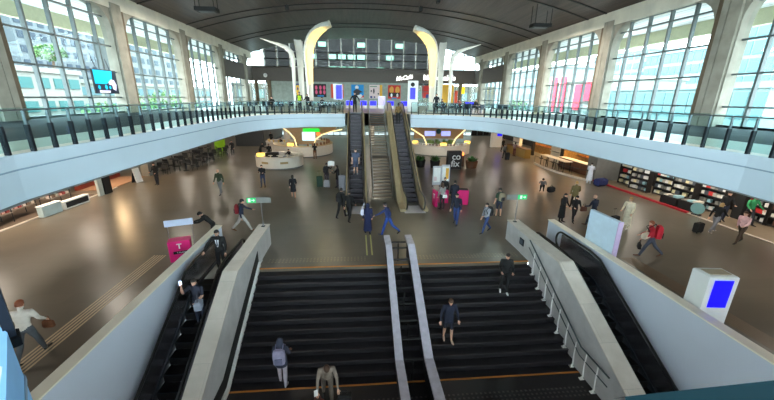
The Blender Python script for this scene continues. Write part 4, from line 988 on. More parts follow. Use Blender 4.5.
# right side book and goods shop with red kerb
T = shell('wall_shop_right', (20.6, 13, 0))
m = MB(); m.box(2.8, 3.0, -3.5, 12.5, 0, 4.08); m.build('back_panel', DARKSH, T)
m = MB(); m.poly([(-.9, 12.9), (-.75, 4.6), (-.6, 4.6), (-.72, 12.9)], 0, .12); m.build('kerb', RED, T); m = MB(); m.box(-.75, -.6, -3.5, 4.6, 0, .04); m.build('kerb', BEIGESTONE, T)
m = MB(); m.box(-.75, 2.8, -3.5, 12.9, 0, .03); m.build('shop_floor', mat('shop_floor', (120, 106, 88), .5), T)
m = MB(); m.box(-.8, 2.9, 12.9, 14.0, 0, 4.08); m.build('pier', GREYP, T)
m = MB(); m.box(1.2, 1.5, 3.3, 3.8, 0, 4.08); m.build('pier', BLACKM, T)
gs = [mat('goods_%d' % i, c_, .5) for i, c_ in enumerate(((214, 208, 196), (170, 166, 156), (196, 46, 46), (120, 118, 112), (228, 214, 170), (70, 76, 84), (150, 190, 200), (232, 228, 224), (96, 66, 52)))]
def shelf_unit(lab, x, y, rz, w=1.5, h=1.9, lev=4, col=DARKSH, grp=None):
    T = thing('shelf_unit', lab, 'shelf', (x, y, .03), rz, grp); m = MB(); m.box(-w/2, w/2, .18, .22, 0, h); m.build('back_panel', col, T)
    for s_ in (-w/2, w/2-.03): m = MB(); m.box(s_, s_+.03, -.22, .18, 0, h); m.build('side_panel', col, T)
    sh = MB(); sh.box(-w/2+.03, w/2-.03, -.22, .18, -.03, 0); f_ = None
    for k in range(lev+1):
        z_ = .1+k*(h-.15)/lev
        if f_ is None: f_ = sh.build('shelf', col, T); f_.location = (0, 0, z_)
        else: copy_part(f_, T, (0, 0, z_))
    return [( .1+k*(h-.15)/lev) for k in range(lev)]
gsrc = {}; gr = random.Random(5)
def goods(i, loc, rz, tall=.26):
    k = i
    if k not in gsrc:
        m = MB(); w_ = .12+.05*(i % 3); m.cbox(0, 0, 0, w_+.06, .2, tall*(.75+.1*(i % 3)), bev=.012)
        o = m.build('packet', gs[k], loc=loc, rz=rz); tag(o, 'small packet standing on the shelves of the shop with the red kerb', 'packet', 'packets on the shop shelves'); gsrc[k] = o; return o
    o = gsrc[k].copy(); C.objects.link(o); o.location = loc; o.rotation_euler = (0, 0, rz); return o
units = [(22.5, 16.25, -90, 'goods shelf of red and white packets behind the green jacketed person'), (21.6, 24.5, -90, 'grey goods shelf beside the grey pier, first in the red kerb shop'), (21.2, 22.8, -84, 'goods shelf with pale packets behind the red kerb, second from the grey pier'), (21.7, 21.2, -90, 'goods shelf with a poster hanging before it, third from the grey pier'), (21.4, 19.5, -88, 'goods shelf near the red kerb, fourth from the grey pier'), (21.7, 17.9, -90, 'goods shelf with pale packets by the round teal sign, fifth from the grey pier'), (22.5, 14.65, -90, 'tall goods shelf with red packets behind the black jacketed man'), (22.5, 13.05, -90, 'tall goods shelf with red packets behind the person in pale pink')]
for ui, (x, y, a, lab) in enumerate(units):
    lv = shelf_unit(lab, x, y, R(a), h=2.3, lev=5)
    c_, s_ = math.cos(R(a)), math.sin(R(a))
    for li, z_ in enumerate(lv):
        for k in range(6):
            if gr.random() < .12: continue
            px = -.6+k*.24; loc = (x+px*c_+.03*s_, y+px*s_-.03*c_, .03+z_+.001); goods(gr.choice((0, 0, 1, 2, 3, 4, 6, 7, 7, 5) if 0 < ui < 6 else (2, 7, 2, 7, 0, 8)), loc, R(a))
def bin_table(lab, x, y, rz, c_):
    T = thing('display_bin', lab, 'display', (x, y, .03), rz); m = MB(); m.cbox(0, 0, 0, 1.1, .7, .55, bev=.02); m.build('body', BLACKM, T)
    for k in range(3): m = MB(); m.cbox(-.34+k*.34, 0, .55, .28, .5, .06+.04*k, bev=.01); m.build('display_tray', gs[(c_+k*3) % 9], T)
bin_table('black display bin with pale trays at the red kerb, in front of the fourth shelf', 20.5, 19.3, R(-88), 0)
bin_table('black display bin with pale trays at the red kerb, next to the round teal sign', 20.6, 18.1, R(-85), 3)
T = thing('round_sign', 'round pale teal floor sign at the end of the red kerb', 'sign', (20.05, 17.2, 0), R(-70)); m = MB(); m.mesh([(.34*math.cos(a), -.02, .45+.34*math.sin(a)) for a in [k*PI/10 for k in range(20)]]+[(.34*math.cos(a), .02, .45+.34*math.sin(a)) for a in [k*PI/10 for k in range(20)]], [tuple(range(20)), tuple(range(39, 19, -1))]+[(k, 20+k, 20+(k+1) % 20, (k+1) % 20) for k in range(20)]); m.build('disc', mat('pale_teal', (120, 160, 160), .5), T); m = MB(); m.box(-.2, .2, -.1, .1, 0, .12); m.build('foot', STEELD, T)
T = thing('shop_poster', 'small pale poster hanging above the third goods shelf', 'poster', (20.7, 21.0, 1.75), R(-85)); m = MB(); m.box(-.3, .3, -.02, .02, 0, .8); m.build('sheet', gs[6], T); m = MB(); m.box(-.2, .2, -.03, -.02, .15, .6); m.build('print', PM['navy'], T); m = MB(); m.tube([(0, 0, .8), (0, 0, 2.3)], .01, 5); m.build('cord', BLACKM, T)
area('shop_light', (20.2, 18, 3.9), (0, R(-40), 0), 1.2, 10, 160, (1, .86, .7))
# bakery with ochre back wall
T = shell('wall_bakery', (20.6, 27.2, 0))
m = MB(); m.box(2.4, 2.6, 0, 15.5, 0, 4.08); m.build('back_wall', WARMSH, T)
sh = MB(); sh.box(1.9, 2.4, .2, 5.6, -.02, .02); f_ = None
for z_ in (1.0, 1.6, 2.2, 2.8):
    if f_ is None: f_ = sh.build('shelf', WOODB, T); f_.location = (0, 0, z_)
    else: copy_part(f_, T, (0, 0, z_))
f_ = None
for z_ in (1.0, 1.6, 2.2):
    if f_ is None: f_ = sh.build('shelf', WOODB, T); f_.location = (0, 9.2, z_)
    else: copy_part(f_, T, (0, 9.2, z_))
TT = thing('bakery_counter', 'brown wooden bakery counter next to the grey pier', 'counter', (20.75, 30, 0)); m = MB(); m.box(-.35, .35, -2.2, 2.2, 0, .96); m.build('body', WOODB, TT); m = MB(); m.box(-.4, .4, -2.25, 2.25, .96, 1.0); m.build('worktop', BEIGESTONE, TT)
TT = thing('bakery_counter', 'long ochre counter beyond the bar terrace', 'counter', (19.35, 39, 0)); m = MB(); m.box(-.35, .35, -2.4, 2.4, 0, 1.0); m.build('body', mat('ochre_counter', (150, 120, 60), .5), TT); m = MB(); m.box(-.4, .4, -2.45, 2.45, 1.0, 1.05); m.build('worktop', WOODB, TT)
m = MB(); m.box(.8, 1.0, 6.2, 6.5, 0, 4.08); m.build('pier', BLACKM, T); m = MB(); m.box(.4, .7, 11.6, 11.9, 0, 4.08); m.build('pier', BLACKM, T)
area('bakery_light', (21.2, 30, 3.8), (0, R(-35), 0), 1, 4.5, 130, (1, .66, .26)); area('bakery_light', (21.2, 38.8, 3.8), (0, R(-35), 0), 1, 5, 170, (1, .68, .28))
BREAD = mat('bread_crust', (196, 128, 60), .7, var=.25); bs = None
for y_ in range(14):
    for z_ in (1.02, 1.62, 2.22):
        for base in (27.5, 36.7):
            loc = (22.8, base+y_*.38, z_)
            if bs is None: m = MB(); m.ball((0, 0, .09), (.13, .16, .09), n=8, k=5); bs = m.build('bread_loaf', BREAD, loc=loc, smooth=True); tag(bs, 'golden loaf on the ochre bakery shelves', 'bread', 'loaves in the bakery')
            else: o = bs.copy(); C.objects.link(o); o.location = loc
# fenced terrace of the bar with bar tables
T = thing('terrace_table', 'long dark high table on trestle legs behind the low terrace rail', 'table', (19.4, 31.2, 0)); m = MB(); m.box(-.4, .4, -2.2, 2.2, .98, 1.04); m.build('tabletop', BEIGESTONE, T); lg = MB(); lg.tube([(0, 0, 0), (0, 0, .98)], .035, 6); f_ = None
for px in (-.32, .32):
    for py in (-2, -.7, .7, 2):
        if f_ is None: f_ = lg.build('leg', BLACKM, T); f_.location = (px, py, 0)
        else: copy_part(f_, T, (px, py, 0))
T = thing('terrace_rail', 'low pale terrace kerb with thin rails curving in front of the dark high table', 'railing', (18.3, 29, 0)); 
cv = [(.9, -3.4), (.35, -1.6), (.05, .2), (0, 2.4), (.25, 4.6)]
m = MB(); m.strip([(x, y, .0) for x, y in cv], [(x, y, .16) for x, y in cv]); m.strip([(x, y, .16) for x, y in cv], [(x+.12, y, .16) for x, y in cv]); m.strip([(x+.12, y, .16) for x, y in cv], [(x+.12, y, .0) for x, y in cv]); m.build('kerb', BEIGESTONE, T)
m = MB(); m.tube([(x+.06, y, .85) for x, y in cv], .02, 6); m.build('rail', STEELD, T); pm = MB(); pm.tube([(0, 0, .16), (0, 0, .85)], .015, 6); f_ = None
for x, y in cv:
    if f_ is None: f_ = pm.build('rail_post', STEELD, T); f_.location = (x+.06, y, 0)
    else: copy_part(f_, T, (x+.06, y, 0))
st0 = None
for i, y_ in enumerate((29.6, 30.6, 31.8, 32.8)):
    if st0 is None:
        st0 = thing('bar_stool', 'dark bar stool at the dark high table of the terrace', 'stool', (18.85, y_, 0), 0, 'stools at the high table'); m = MB(); m.lathe([(0, .7), (.18, .7), (.18, .76), (0, .76)], n=12); m.build('seat', BLACKM, st0); m = MB(); m.tube([(0, 0, 0), (0, 0, .7)], .03, 6); m.lathe([(.2, 0), (.2, .02), (0, .04)], n=12); m.build('stem', STEELD, st0); sk = kids(st0)
    else: dup(st0, sk, (18.85, y_, 0))
# far shelves and pale shop fronts
for i, (x, y, lab, mm) in enumerate(((20.9, 43.0, 'pale shop display shelf beside the distant white totem', KWHITE), (21.4, 34.6, 'pale menu wall between the terrace and the ochre counter', KWHITE))):
    T = thing('display_shelf', lab, 'shelf', (x, y, 0)); m = MB(); m.box(0, .4, -.9, .9, 0, 3); m.build('frame', mm, T)
    for k in range(4): m = MB(); m.box(-.25, 0, -.85, .85, .5+k*.6, .54+k*.6); m.build('shelf', GREYP, T)
# left side shops
T = shell('wall_shop_left', (-17.4, 13, 0))
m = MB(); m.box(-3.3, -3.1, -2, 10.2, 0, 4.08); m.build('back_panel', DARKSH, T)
m = MB(); m.box(-3.1, -.02, -2, 10.2, 0, .03); m.build('shop_floor', mat('shop_floor_left', (74, 62, 52), .6), T)
m = MB(); m.box(-.0, .08, -2, 12, 0, .06); m.build('kerb', BEIGESTONE, T)
area('shop_light', (-17.4, 18.4, 3.8), (0, R(30), 0), 1.2, 8, 240, (1, .8, .6))
T = thing('display_counter', 'pale blue lit counter panel at the edge of the dim shop', 'counter', (-17.1, 19.2, 0), R(88)); m = MB(); m.cbox(0, 0, 0, 1.15, .3, .6, bev=.02); m.build('body', mat('counter_paleblue', (176, 196, 200), .4), T); m = MB(); m.cbox(0, 0, .6, 1.2, .34, .03); m.build('worktop', WHITE, T)
T = thing('display_counter', 'white framed counter with a black front, next to the pale blue one', 'counter', (-17.0, 20.8, 0), R(86)); m = MB(); m.cbox(0, 0, 0, 1.7, .3, .5, bev=.02); m.build('body', WHITE, T); m = MB(); m.box(-.75, .75, -.17, -.15, .1, .42); m.build('front_panel', BLACKM, T)
clth = [mat('cloth_%d' % i, c_, .8) for i, c_ in enumerate(((206, 150, 140), (190, 176, 160), (120, 96, 80), (214, 200, 190), (150, 60, 60)))]
csrc = None; ci = 0
for ui, (x, y, lab) in enumerate(((-18.2, 17.3, 'goods rack in the dim shop, the one nearest the dark post'), (-18.4, 18.9, 'goods rack with beige goods behind the pale blue counter'), (-18.2, 21.0, 'goods rack with pink goods behind the black fronted counter'), (-18.3, 15.2, 'goods rack in the corner of the dim shop'))):
    T = thing('goods_rack', lab, 'rack', (x, y, .03)); 
    for px, py in ((-.3, -.7), (.3, -.7), (-.3, .7), (.3, .7)): m = MB(); m.tube([(px, py, 0), (px, py, 1.7)], .02, 6); m.build('upright', STEELD, T)
    for k in range(3): m = MB(); m.box(-.34, .34, -.75, .75, .5+k*.5, .53+k*.5); m.build('shelf', mat('rack_shelf', (110, 100, 90), .5), T)
    for k in range(3):
        for j in range(6):
            for i2 in range(2):
                loc = (x-.15+.3*i2, y-.6+j*.24, .56+k*.5+.001); ci += 1; key = (ci*7) % 5
                if csrc is None: csrc = {}
                if key not in csrc:
                    m = MB(); m.cbox(0, 0, 0, .2, .16, .14+.04*(key % 3), bev=.02); o = m.build('boxed_item', clth[key], loc=loc); tag(o, 'small box of goods on the racks of the dim shop under the screen side gallery', 'goods', 'boxed goods in the dim shop'); csrc[key] = o
                else: o = csrc[key].copy(); C.objects.link(o); o.location = loc
def umbrella_stand(): pass
T = thing('shop_pier', 'black pier with a pale notice panel between the dim shop and the red brown shop', 'pillar', (-17.2, 23.25, 0)); m = MB(); m.box(-.1, .3, -.0, .6, 0, 4.08); m.build('pier', BLACKM, T); m = MB(); m.box(.1, .25, -.5, -.1, 0, 1.5); m.build('notice_panel', mat('notice_grey', (176, 182, 176), .5), T)
T = shell('wall_shop_red_brown', (-17.6, 24.2, 0))
m = MB(); m.box(-2.0, -1.8, 0, 4.4, 0, 4.08); m.build('back_wall', mat('red_brown_panel', (120, 46, 32), .5, var=.15), T)
m = MB(); m.box(-1.8, .1, 0, 4.4, 0, .03); m.build('shop_floor', mat('orange_floor', (140, 108, 86), .5), T)
f_ = None; m = MB(); m.box(-.05, .05, -.35, .35, 0, .9)
for y_ in (.7, 1.9, 3.2):
    if f_ is None: f_ = m.build('pale_panel', gs[0], T); f_.location = (-1.7, y_, .4)
    else: copy_part(f_, T, (-1.7, y_, .4))
area('shop_light', (-18.6, 26.2, 3.3), (0, R(-48), 0), .5, 2.2, 75, (1, .68, .36))
T = thing('notice_stand', 'white notice stand on the floor in front of the red brown shop', 'sign', (-16.95, 26.7, 0), R(80)); T.scale = (.8, .8, .85); m = MB(); m.side([(-.25, 0), (0, 1.25), (.04, 1.25), (-.17, 0)], -.38, .38); m.build('front_panel', WHITE, T); m = MB(); m.side([(.25, 0), (0, 1.2), (.03, 1.22), (.3, 0)], -.38, .38); m.build('back_leg', STEELD, T)
T = thing('shop_pier', 'grey pier beside the red brown shop', 'pillar', (-17.4, 29.2, 0)); m = MB(); m.box(-.4, .2, -.5, .9, 0, 4.08); m.build('pier', GREYP, T)
# terrace chairs on the left
ca = make_chair(BLACKM, 'black chair of the cafe terrace by the green sign', 'black terrace chairs', (-16.2, 29.4, 0), 0); kc = kids(ca)
ta = make_table(BLACKM, 'black round table of the cafe terrace by the green sign', 'black terrace tables', (-17.3, 30.9, 0)); kt = kids(ta)
for i in range(6):
    for j in range(2):
        x, y = -17.3+j*2.0+(i % 2)*.1, 30.9+i*1.85
        if i or j: dup(ta, kt, (x, y, 0))
        for a in (0.3, PI/2+.2, PI+.4, 1.5*PI+.3)[:3 if (i+j) % 2 else 4]: dup(ca, kc, (x+.68*math.cos(a), y+.68*math.sin(a), 0), a+PI/2)
SHELLS = None
T = thing('green_sign', 'bright green illuminated panel at the end of the black terrace', 'sign', (-16.6, 42.2, 0)); m = MB(); m.box(-.6, .6, 0, .2, 0, 3.2); m.build('panel', mat('lime_panel', (120, 160, 20), .5, emit=.1), T); m = MB(); m.box(-.1, .15, -.02, 0, 1.4, 2.4); m.build('pictogram', WHITE, T)
T = thing('service_block', 'dark grey clad block between the green panel and the far entrance', 'wall unit', (-16.2, 46.6, 0)); m = MB(); m.box(0, 3.6, 0, 12, 0, 4.08); m.build('cladding', mat('dark_grey_clad', (58, 58, 60), .5), T); m = MB(); m.box(3.6, 3.7, .5, 11.5, .3, 3.0); m.build('door_panel', GREYP, T)
# round pillars of the ground floor under the gallery
for i, (x, y, lab) in enumerate(((-9.5, 47.0, 'pale round pillar far under the gallery, beyond the nearest round kiosk'), (2.0, 48.5, 'pale round pillar behind the escalators under the gallery'), (13.5, 48.0, 'pale round pillar far under the gallery beyond the coffee bar'))):
    m = MB(); m.lathe([(.4, 0), (.4, 4.12)], n=20); tag(m.build('round_pillar', KWHITE, loc=(x, y, 0), smooth=True), lab, 'pillar')

# the shop shells become separate pieces of the room
_n = {'floor': 1, 'wall': 1, 'trim': 60}
for root in [o for o in C.objects if o.parent is None and o.type == 'EMPTY' and o.name.startswith(('wall_shop', 'wall_bakery'))]:
    for ch in kids(root):
        k = 'floor' if 'floor' in ch.name else 'trim' if 'kerb' in ch.name or 'shelf' in ch.name or 'panel' in ch.name and 'back' not in ch.name else 'wall'
        l = root.location+ch.location; ch.parent = None; ch.location = l; ch.name = 'trim_%d' % _n[k] if k == 'trim' else '%s_shop_%d' % (k, _n[k]); _n[k] += 1; struct(ch)
    bpy.data.objects.remove(root)

# ================================================================ PEOPLE
def rotx(v, a):
    c, s = math.cos(a), math.sin(a); return Vector((v[0], v[1]*c-v[2]*s, v[1]*s+v[2]*c))
SKIN = {'light': mat('skin_light', (206, 160, 136), .6, var=.03), 'tan': mat('skin_tan', (180, 130, 104), .6, var=.03)}
HAIRC = {'dark': mat('hair_dark', (30, 24, 22), .6, var=.2), 'brown': mat('hair_brown', (76, 52, 36), .6, var=.2), 'blond': mat('hair_blond', (176, 138, 86), .6, var=.15), 'grey': mat('hair_grey', (130, 126, 122), .6, var=.15), 'red': mat('hair_red', (136, 70, 40), .6, var=.15), 'black': mat('hair_black', (14, 13, 13), .5)}
EYE = mat('eye_dark', (24, 20, 20), .3); LIP = mat('lip', (160, 86, 80), .6)
def cloth(c): return mat('cloth_%d_%d_%d' % c, c, .85, var=.12, scale=9, bump=.05)
def person(label, loc, face, h=1.75, top=(20, 20, 24), bot=(30, 32, 38), shoe=(22, 22, 24), skin='light', hair='dark', hs='short',
           L=(0, 0), Rr=(0, 0), aL=(5, 8, 12), aR=(5, 8, 12), lean=2, head=8, shorts=0, sleeve=1.0, coat=None, skirt=0, hood=None, sit=0, build=1.0, yaw=0, hat=None, vest=None):
    """face: heading in degrees, 0 looks away (+y), 180 looks at the viewer, 90 looks to -x. L,Rr: (thigh forward, knee bend). a*: (forward, out, elbow bend)"""
    H_ = h; th, sh, ank = .245*H_, .245*H_, .045*H_; hw = .052*H_
    J = {}
    legs = {}
    for s_, (a, k) in ((-1, L), (1, Rr)):
        a, k = R(a), R(k); hp = Vector((hw*s_, 0, 0)); kn = hp+Vector((.01*s_, math.sin(a)*th, -math.cos(a)*th)); an = kn+Vector((.005*s_, math.sin(a-k)*sh, -math.cos(a-k)*sh))
        pf = max(0, (k-a))*.75 if not sit else 0; fd = Vector((.12*s_, math.cos(pf), -math.sin(pf))).normalized(); toe = an+fd*.115*H_+Vector((0, 0, -ank*.55*math.cos(pf))); heel = an+fd*-.03*H_+Vector((0, 0, -ank*.6)); legs[s_] = [hp, kn, an, heel, toe]
    low = min(min(p.z for p in l[2:])-ank*.4 for l in legs.values()); dz = -low
    for l in legs.values():
        for p in l: p.z += dz
    pel = Vector((0, 0, dz)); ln = R(-lean)
    def T_(x, y, z): return pel+rotx((x, y, z), ln)
    neck = T_(0, 0, .292*H_); shw = .108*H_*build; hc = neck+rotx((0, .012*H_+.02*math.sin(R(head)), .085*H_), ln*.5+R(-head)*.6)
    arms = {}
    for s_, (f_, o_, e_) in ((-1, aL), (1, aR)):
        f_, o_, e_ = R(f_)-ln*-.0, R(o_), R(e_); sp = T_(shw*s_, -.005, .262*H_)
        d1 = Vector((math.sin(o_)*s_, math.sin(f_)*math.cos(o_), -math.cos(f_)*math.cos(o_))); el = sp+d1*.165*H_
        f2 = f_+e_; inw = min(.4, e_*.22); d2 = Vector((math.sin(o_)*s_*.5-inw*s_, math.sin(f2), -math.cos(f2))).normalized(); wr = el+d2*.145*H_; arms[s_] = (sp, el, wr, d2)
    m = MB(); S = H_/1.75
    def ring(c, rx, ry, U=Vector((1, 0, 0)), V=Vector((0, 1, 0)), n=12): return [tuple(c+U*(rx*math.cos(2*PI*k/n))+V*(ry*math.sin(2*PI*k/n))) for k in range(n)]
    V = rotx((0, 1, 0), ln); b = build
    tor = [(-.075, .10, .08), (-.03, .163, .108), (.03, .168, .112), (.16, .138*b, .095*b), (.28, .158*b, .108*b), (.385, .178*b, .112*b), (.45, .165*b, .095*b), (.487, .115, .075), (.515, .058, .056), (.56, .052, .052)]
    m.loft([ring(T_(0, 0, z*S), rx*S, ry*S, V=V) for z, rx, ry in tor])
    def limb(pts, rad, n=10):
        m.tube(pts, [r*S for r in rad], n)
    for l in legs.values():
        hp, kn, an, heel, toe = l; bt = .012 if not shorts else .0
        limb([hp+Vector((0, 0, .03)), hp.lerp(kn, .3), hp.lerp(kn, .75), kn, kn.lerp(an, .3), kn.lerp(an, .75), an], [.092, .09, .072, .06+bt, .058+bt, .044+bt, .038+bt])
        fdir = (toe-heel); mid_ = heel.lerp(toe, .5); up_ = Vector((0, 0, 1)); sd = fdir.cross(up_).normalized(); un = sd.cross(fdir).normalized()
        m.loft([ring(heel+un*.012, .028*S, .024*S, sd, un, 8), ring(heel.lerp(toe, .15)+un*.02, .04*S, .042*S, sd, un, 8), ring(heel.lerp(toe, .45)+un*.016, .043*S, .04*S, sd, un, 8), ring(heel.lerp(toe, .8)+un*.0, .048*S, .028*S, sd, un, 8), ring(toe+fdir.normalized()*.03, .03*S, .018*S, sd, un, 8)])
        limb([an, heel.lerp(toe, .25)], [.038+bt*.5, .036], 8)
    for sp, el, wr, d2 in arms.values():
        st_ = .008
        limb([T_(0, 0, .25*H_).lerp(sp, .55), sp, sp.lerp(el, .35), el, el.lerp(wr, .35), wr], [.07, .062*b, .052*b+st_, .042+st_, .04+st_, .028+st_])
        limb([wr, wr+d2*.05], [.028, .03], 8)
    # head
    hy = R(yaw); hp_ = ln*.5+R(-head)
    def HT(x, y, z):
        x, y = x*math.cos(hy)-y*math.sin(hy), x*math.sin(hy)+y*math.cos(hy); return hc+rotx((x*S, y*S, z*S), hp_)
    prof = [(-.115, .03, .035, .045), (-.10, .048, .055, .03), (-.06, .062, .078, .012), (-.01, .072, .088, .0), (.04, .076, .095, -.005), (.08, .066, .082, -.008), (.108, .04, .05, -.01), (.12, .012, .015, -.01)]
    m.loft([[tuple(HT(rx*math.cos(2*PI*k/14), oy+ry*math.sin(2*PI*k/14), z)) for k in range(14)] for z, rx, ry, oy in prof])
    m.loft([[tuple(HT(wx*math.cos(2*PI*k/6), .082+oy+.012*math.sin(2*PI*k/6), z)) for k in range(6)] for z, wx, oy in ((-.045, .014, .012), (-.03, .016, .02), (.0, .009, .006), (.02, .005, -.002))])
    m.tube([neck+Vector((0, 0, -.03)), hc+rotx((0, -.02, -.06*S), hp_)], [.056*S, .054*S], 10)
    # fuse into one continuous body
    me = bpy.data.meshes.new('b'); me.from_pydata(m.v, [], m.f); me.update(); tmp = bpy.data.objects.new('b', me); C.objects.link(tmp)
    md = tmp.modifiers.new('r', 'REMESH'); md.mode = 'VOXEL'; md.voxel_size = .021; ms = tmp.modifiers.new('s', 'SMOOTH'); ms.factor = .5; ms.iterations = 2
    dg = bpy.context.evaluated_depsgraph_get(); ob = bpy.data.meshes.new_from_object(tmp.evaluated_get(dg)); bpy.data.objects.remove(tmp); bpy.data.meshes.remove(me)
    nv = len(ob.vertices); co = np.empty(nv*3, 'f'); ob.vertices.foreach_get('co', co); co = co.reshape(-1, 3)
    polys = [tuple(p.vertices) for p in ob.polygons]; bpy.data.meshes.remove(ob)
    cen = np.array([co[list(p)].mean(0) for p in polys])
    def dseg(a, b_): a, b_ = np.array(a), np.array(b_); d = b_-a; t = np.clip(((cen-a)@d)/max(d@d, 1e-9), 0, 1); return np.linalg.norm(cen-(a+t[:, None]*d), axis=1)
    caps = []   # (distance, material) 0 skin 1 top 2 bottom 3 shoe
    for l in legs.values():
        hp, kn, an, heel, toe = l; cut = kn.lerp(an, .0) if shorts else an
        if shorts: kk = hp.lerp(kn, .85); caps += [(dseg(hp, kk)-.085*S, 2), (dseg(kk.lerp(kn, .5), an)-.045*S, 0)]
        else: caps += [(dseg(hp, kn)-.08*S, 2), (dseg(kn, an)-.05*S, 2)]
        caps.append((dseg(heel, toe)-.042*S, 3))
    caps += [(dseg(T_(0, 0, .06), T_(0, 0, .47*S))-.14*S, 1), (dseg(T_(-.07, 0, -.02), T_(.07, 0, -.02))-.115*S, 2)]
    for sp, el, wr, d2 in arms.values():
        caps.append((dseg(T_(0, 0, .25*H_), sp)-.08*S, 1))
        if sleeve >= 1: caps.append((dseg(sp, el)-.05*S, 1)); caps.append((dseg(el, wr.lerp(el, .05))-.042*S, 1))
        else: caps.append((dseg(sp, sp.lerp(el, .7))-.055*S, 1)); caps.append((dseg(el, wr)-.036*S, 0))
        caps.append((dseg(wr+d2*.02, wr+d2*.06)-.026*S, 0))
    caps += [(dseg(hc, hc)-.09*S, 0), (dseg(neck+Vector((0, 0, .035)), hc)-.055*S, 0)]
    D = np.array([c_[0] for c_ in caps]); mi = np.array([c_[1] for c_ in caps])[D.argmin(0)].tolist()
    F = MB(); F.v = [tuple(v) for v in co.tolist()]; F.f = polys; F.m = mi
    # hands: palm, four unequal curled fingers and a side thumb
    for s_, (sp, el, wr, d2) in arms.items():
        d = d2.normalized(); sd = d.cross(Vector((0, 1, 0)) if abs(d.y) < .8 else Vector((0, 0, 1))).normalized(); n_ = sd.cross(d).normalized()
        if n_.x*s_ > 0: n_ = -n_     # palm faces the body
        w = n_.cross(d).normalized(); p0 = wr+d*.02*S
        if w.y < 0: w = -w          # thumb side forward
        F.loft([[tuple(p0+d*t*S+w*(cw*S*math.cos(2*PI*k/8))+n_*(.013*S*math.sin(2*PI*k/8))) for k in range(8)] for t, cw in ((.0, .024), (.04, .034), (.085, .038))], 0)
        for j, (o_, ln_) in enumerate(((.029, .066), (.01, .076), (-.01, .07), (-.028, .054))):
            q0 = p0+d*.08*S+w*o_*S; q1 = q0+(d+n_*.25).normalized()*ln_*.5*S; q2 = q1+(d*.75+n_*.8).normalized()*ln_*.3*S; q3 = q2+(d*.3+n_).normalized()*ln_*.22*S
            F.tube([q0, q1, q2, q3], [.0095*S, .009*S, .008*S, .006*S], 6, 0)
        q0 = p0+d*.03*S+w*.026*S; q1 = q0+(w*.8+d*.7+n_*.2).normalized()*.035*S; F.tube([q0, q1, q1+(d+w*.2+n_*.4).normalized()*.03*S], [.012*S, .011*S, .007*S], 6, 0)
    for s_ in (-1, 1):
        F.ball(HT(.028*s_, .084, .012), .009*S, 4, 6, 5); F.ball(HT(.079*s_, -.008, -.008), (.012*S, .02*S, .028*S), 0, 6, 5)
    F.tube([HT(-.022, .087, -.066), HT(0, .093, -.064), HT(.022, .087, -.066)], .006*S, 5, 5)
    body = F.build('person', [SKIN[skin], cloth(top), cloth(bot), cloth(shoe), EYE, LIP], smooth=True); body.location = loc; body.rotation_euler = (0, 0, R(face))
    tag(body, label, 'person')
    # hair
    if hs != 'bald' or hood or hat:
        g_ = MB(); rings = []
        lo_ = {'short': -.03, 'long': -.17, 'bun': -.05, 'bob': -.1}.get(hs, -.03)
        for i in range(9):
            t = i/8; z = .128-(.128-lo_)*t**1.2; rr = math.sqrt(max(0, 1-((z-.02)/.113)**2)) if z > .02 else 1-.1*(.02-z)
            rr = max(rr, .08); row = []
            for k in range(17):
                a = PI*(1.0-.0)+PI*k/16 if z < .055 else PI*2*k/16
                if z < .055: a = PI*.93+PI*1.14*k/16
                row.append(tuple(HT(.087*rr*math.cos(a), -.008+.103*rr*math.sin(a), z)))
            rings.append(row)
        top_ = [r_ for r_ in rings]
        for r0, r1 in zip(top_, top_[1:]): g_.strip(r0, r1)
        g_.ball(tuple(HT(0, -.012, .055)), (.082*S, .098*S, .072*S), None, 12, 7)
        if hs == 'bun': g_.ball(tuple(HT(0, -.1, .07)), .04*S)
        if hs == 'long': g_.loft([[tuple(HT(w_*math.cos(2*PI*k/10), -.07+.03*math.sin(2*PI*k/10), z_)) for k in range(10)] for z_, w_ in ((.0, .07), (-.1, .08), (-.22, .07), (-.27, .03))])
        if hs != 'bald': ho = g_.build('hair', HAIRC[hair], body, smooth=True)
    if hood:
        g_ = MB(); g_.loft([[tuple(HT(w_*math.cos(2*PI*k/12), oy+d_*math.sin(2*PI*k/12), z_)) for k in range(12)] for z_, w_, d_, oy in ((-.14, .1, .09, -.03), (-.06, .105, .1, -.03), (.04, .1, .11, -.025), (.1, .075, .085, -.02), (.14, .03, .035, -.02))]); g_.build('hood', cloth(hood), body, smooth=True)
    if hat:
        g_ = MB(); g_.loft([[tuple(HT(w_*math.cos(2*PI*k/12), -.006+d_*math.sin(2*PI*k/12), z_)) for k in range(12)] for z_, w_, d_ in ((.04, .088, .106), (.09, .084, .1), (.13, .055, .065), (.145, .015, .02))]); g_.build('hat', cloth(hat), body, smooth=True)
    if coat or skirt:
        col, frac = (coat if coat else (bot, skirt)); z0 = dz*(1-frac); z1 = dz+(.42*S if coat else .06*S); w0 = .17*S+.13*frac*S*.6
        sp_ = max(abs(legs[1][1].y-legs[-1][1].y), .0)*.5; g_ = MB(); n = 16; prof2 = [(z0, w0, .15*S+sp_*.8), (z0+.02, w0+.004, .155*S+sp_*.8), (dz*.82, .19*S, .14*S+sp_*.35), (dz, .188*S, .135*S)]
        if coat: prof2 += [(dz+.16*S, .162*S*b, .12*S), (dz+.36*S, .2*S*b, .132*S), (dz+.455*S, .172*S*b, .108*S), (dz+.50*S, .09*S, .08*S)]
        rings = []
        for z_, rx, ry in prof2:
            c_ = T_(0, 0, z_-dz) if z_ > dz else Vector((0, 0, z_)); rings.append([tuple(c_+Vector((rx*math.cos(2*PI*k/n), ry*math.sin(2*PI*k/n), 0))) for k in range(n)])
        rings.reverse(); g_.loft(rings); g_.build('coat' if coat else 'skirt', cloth(col), body, smooth=True)
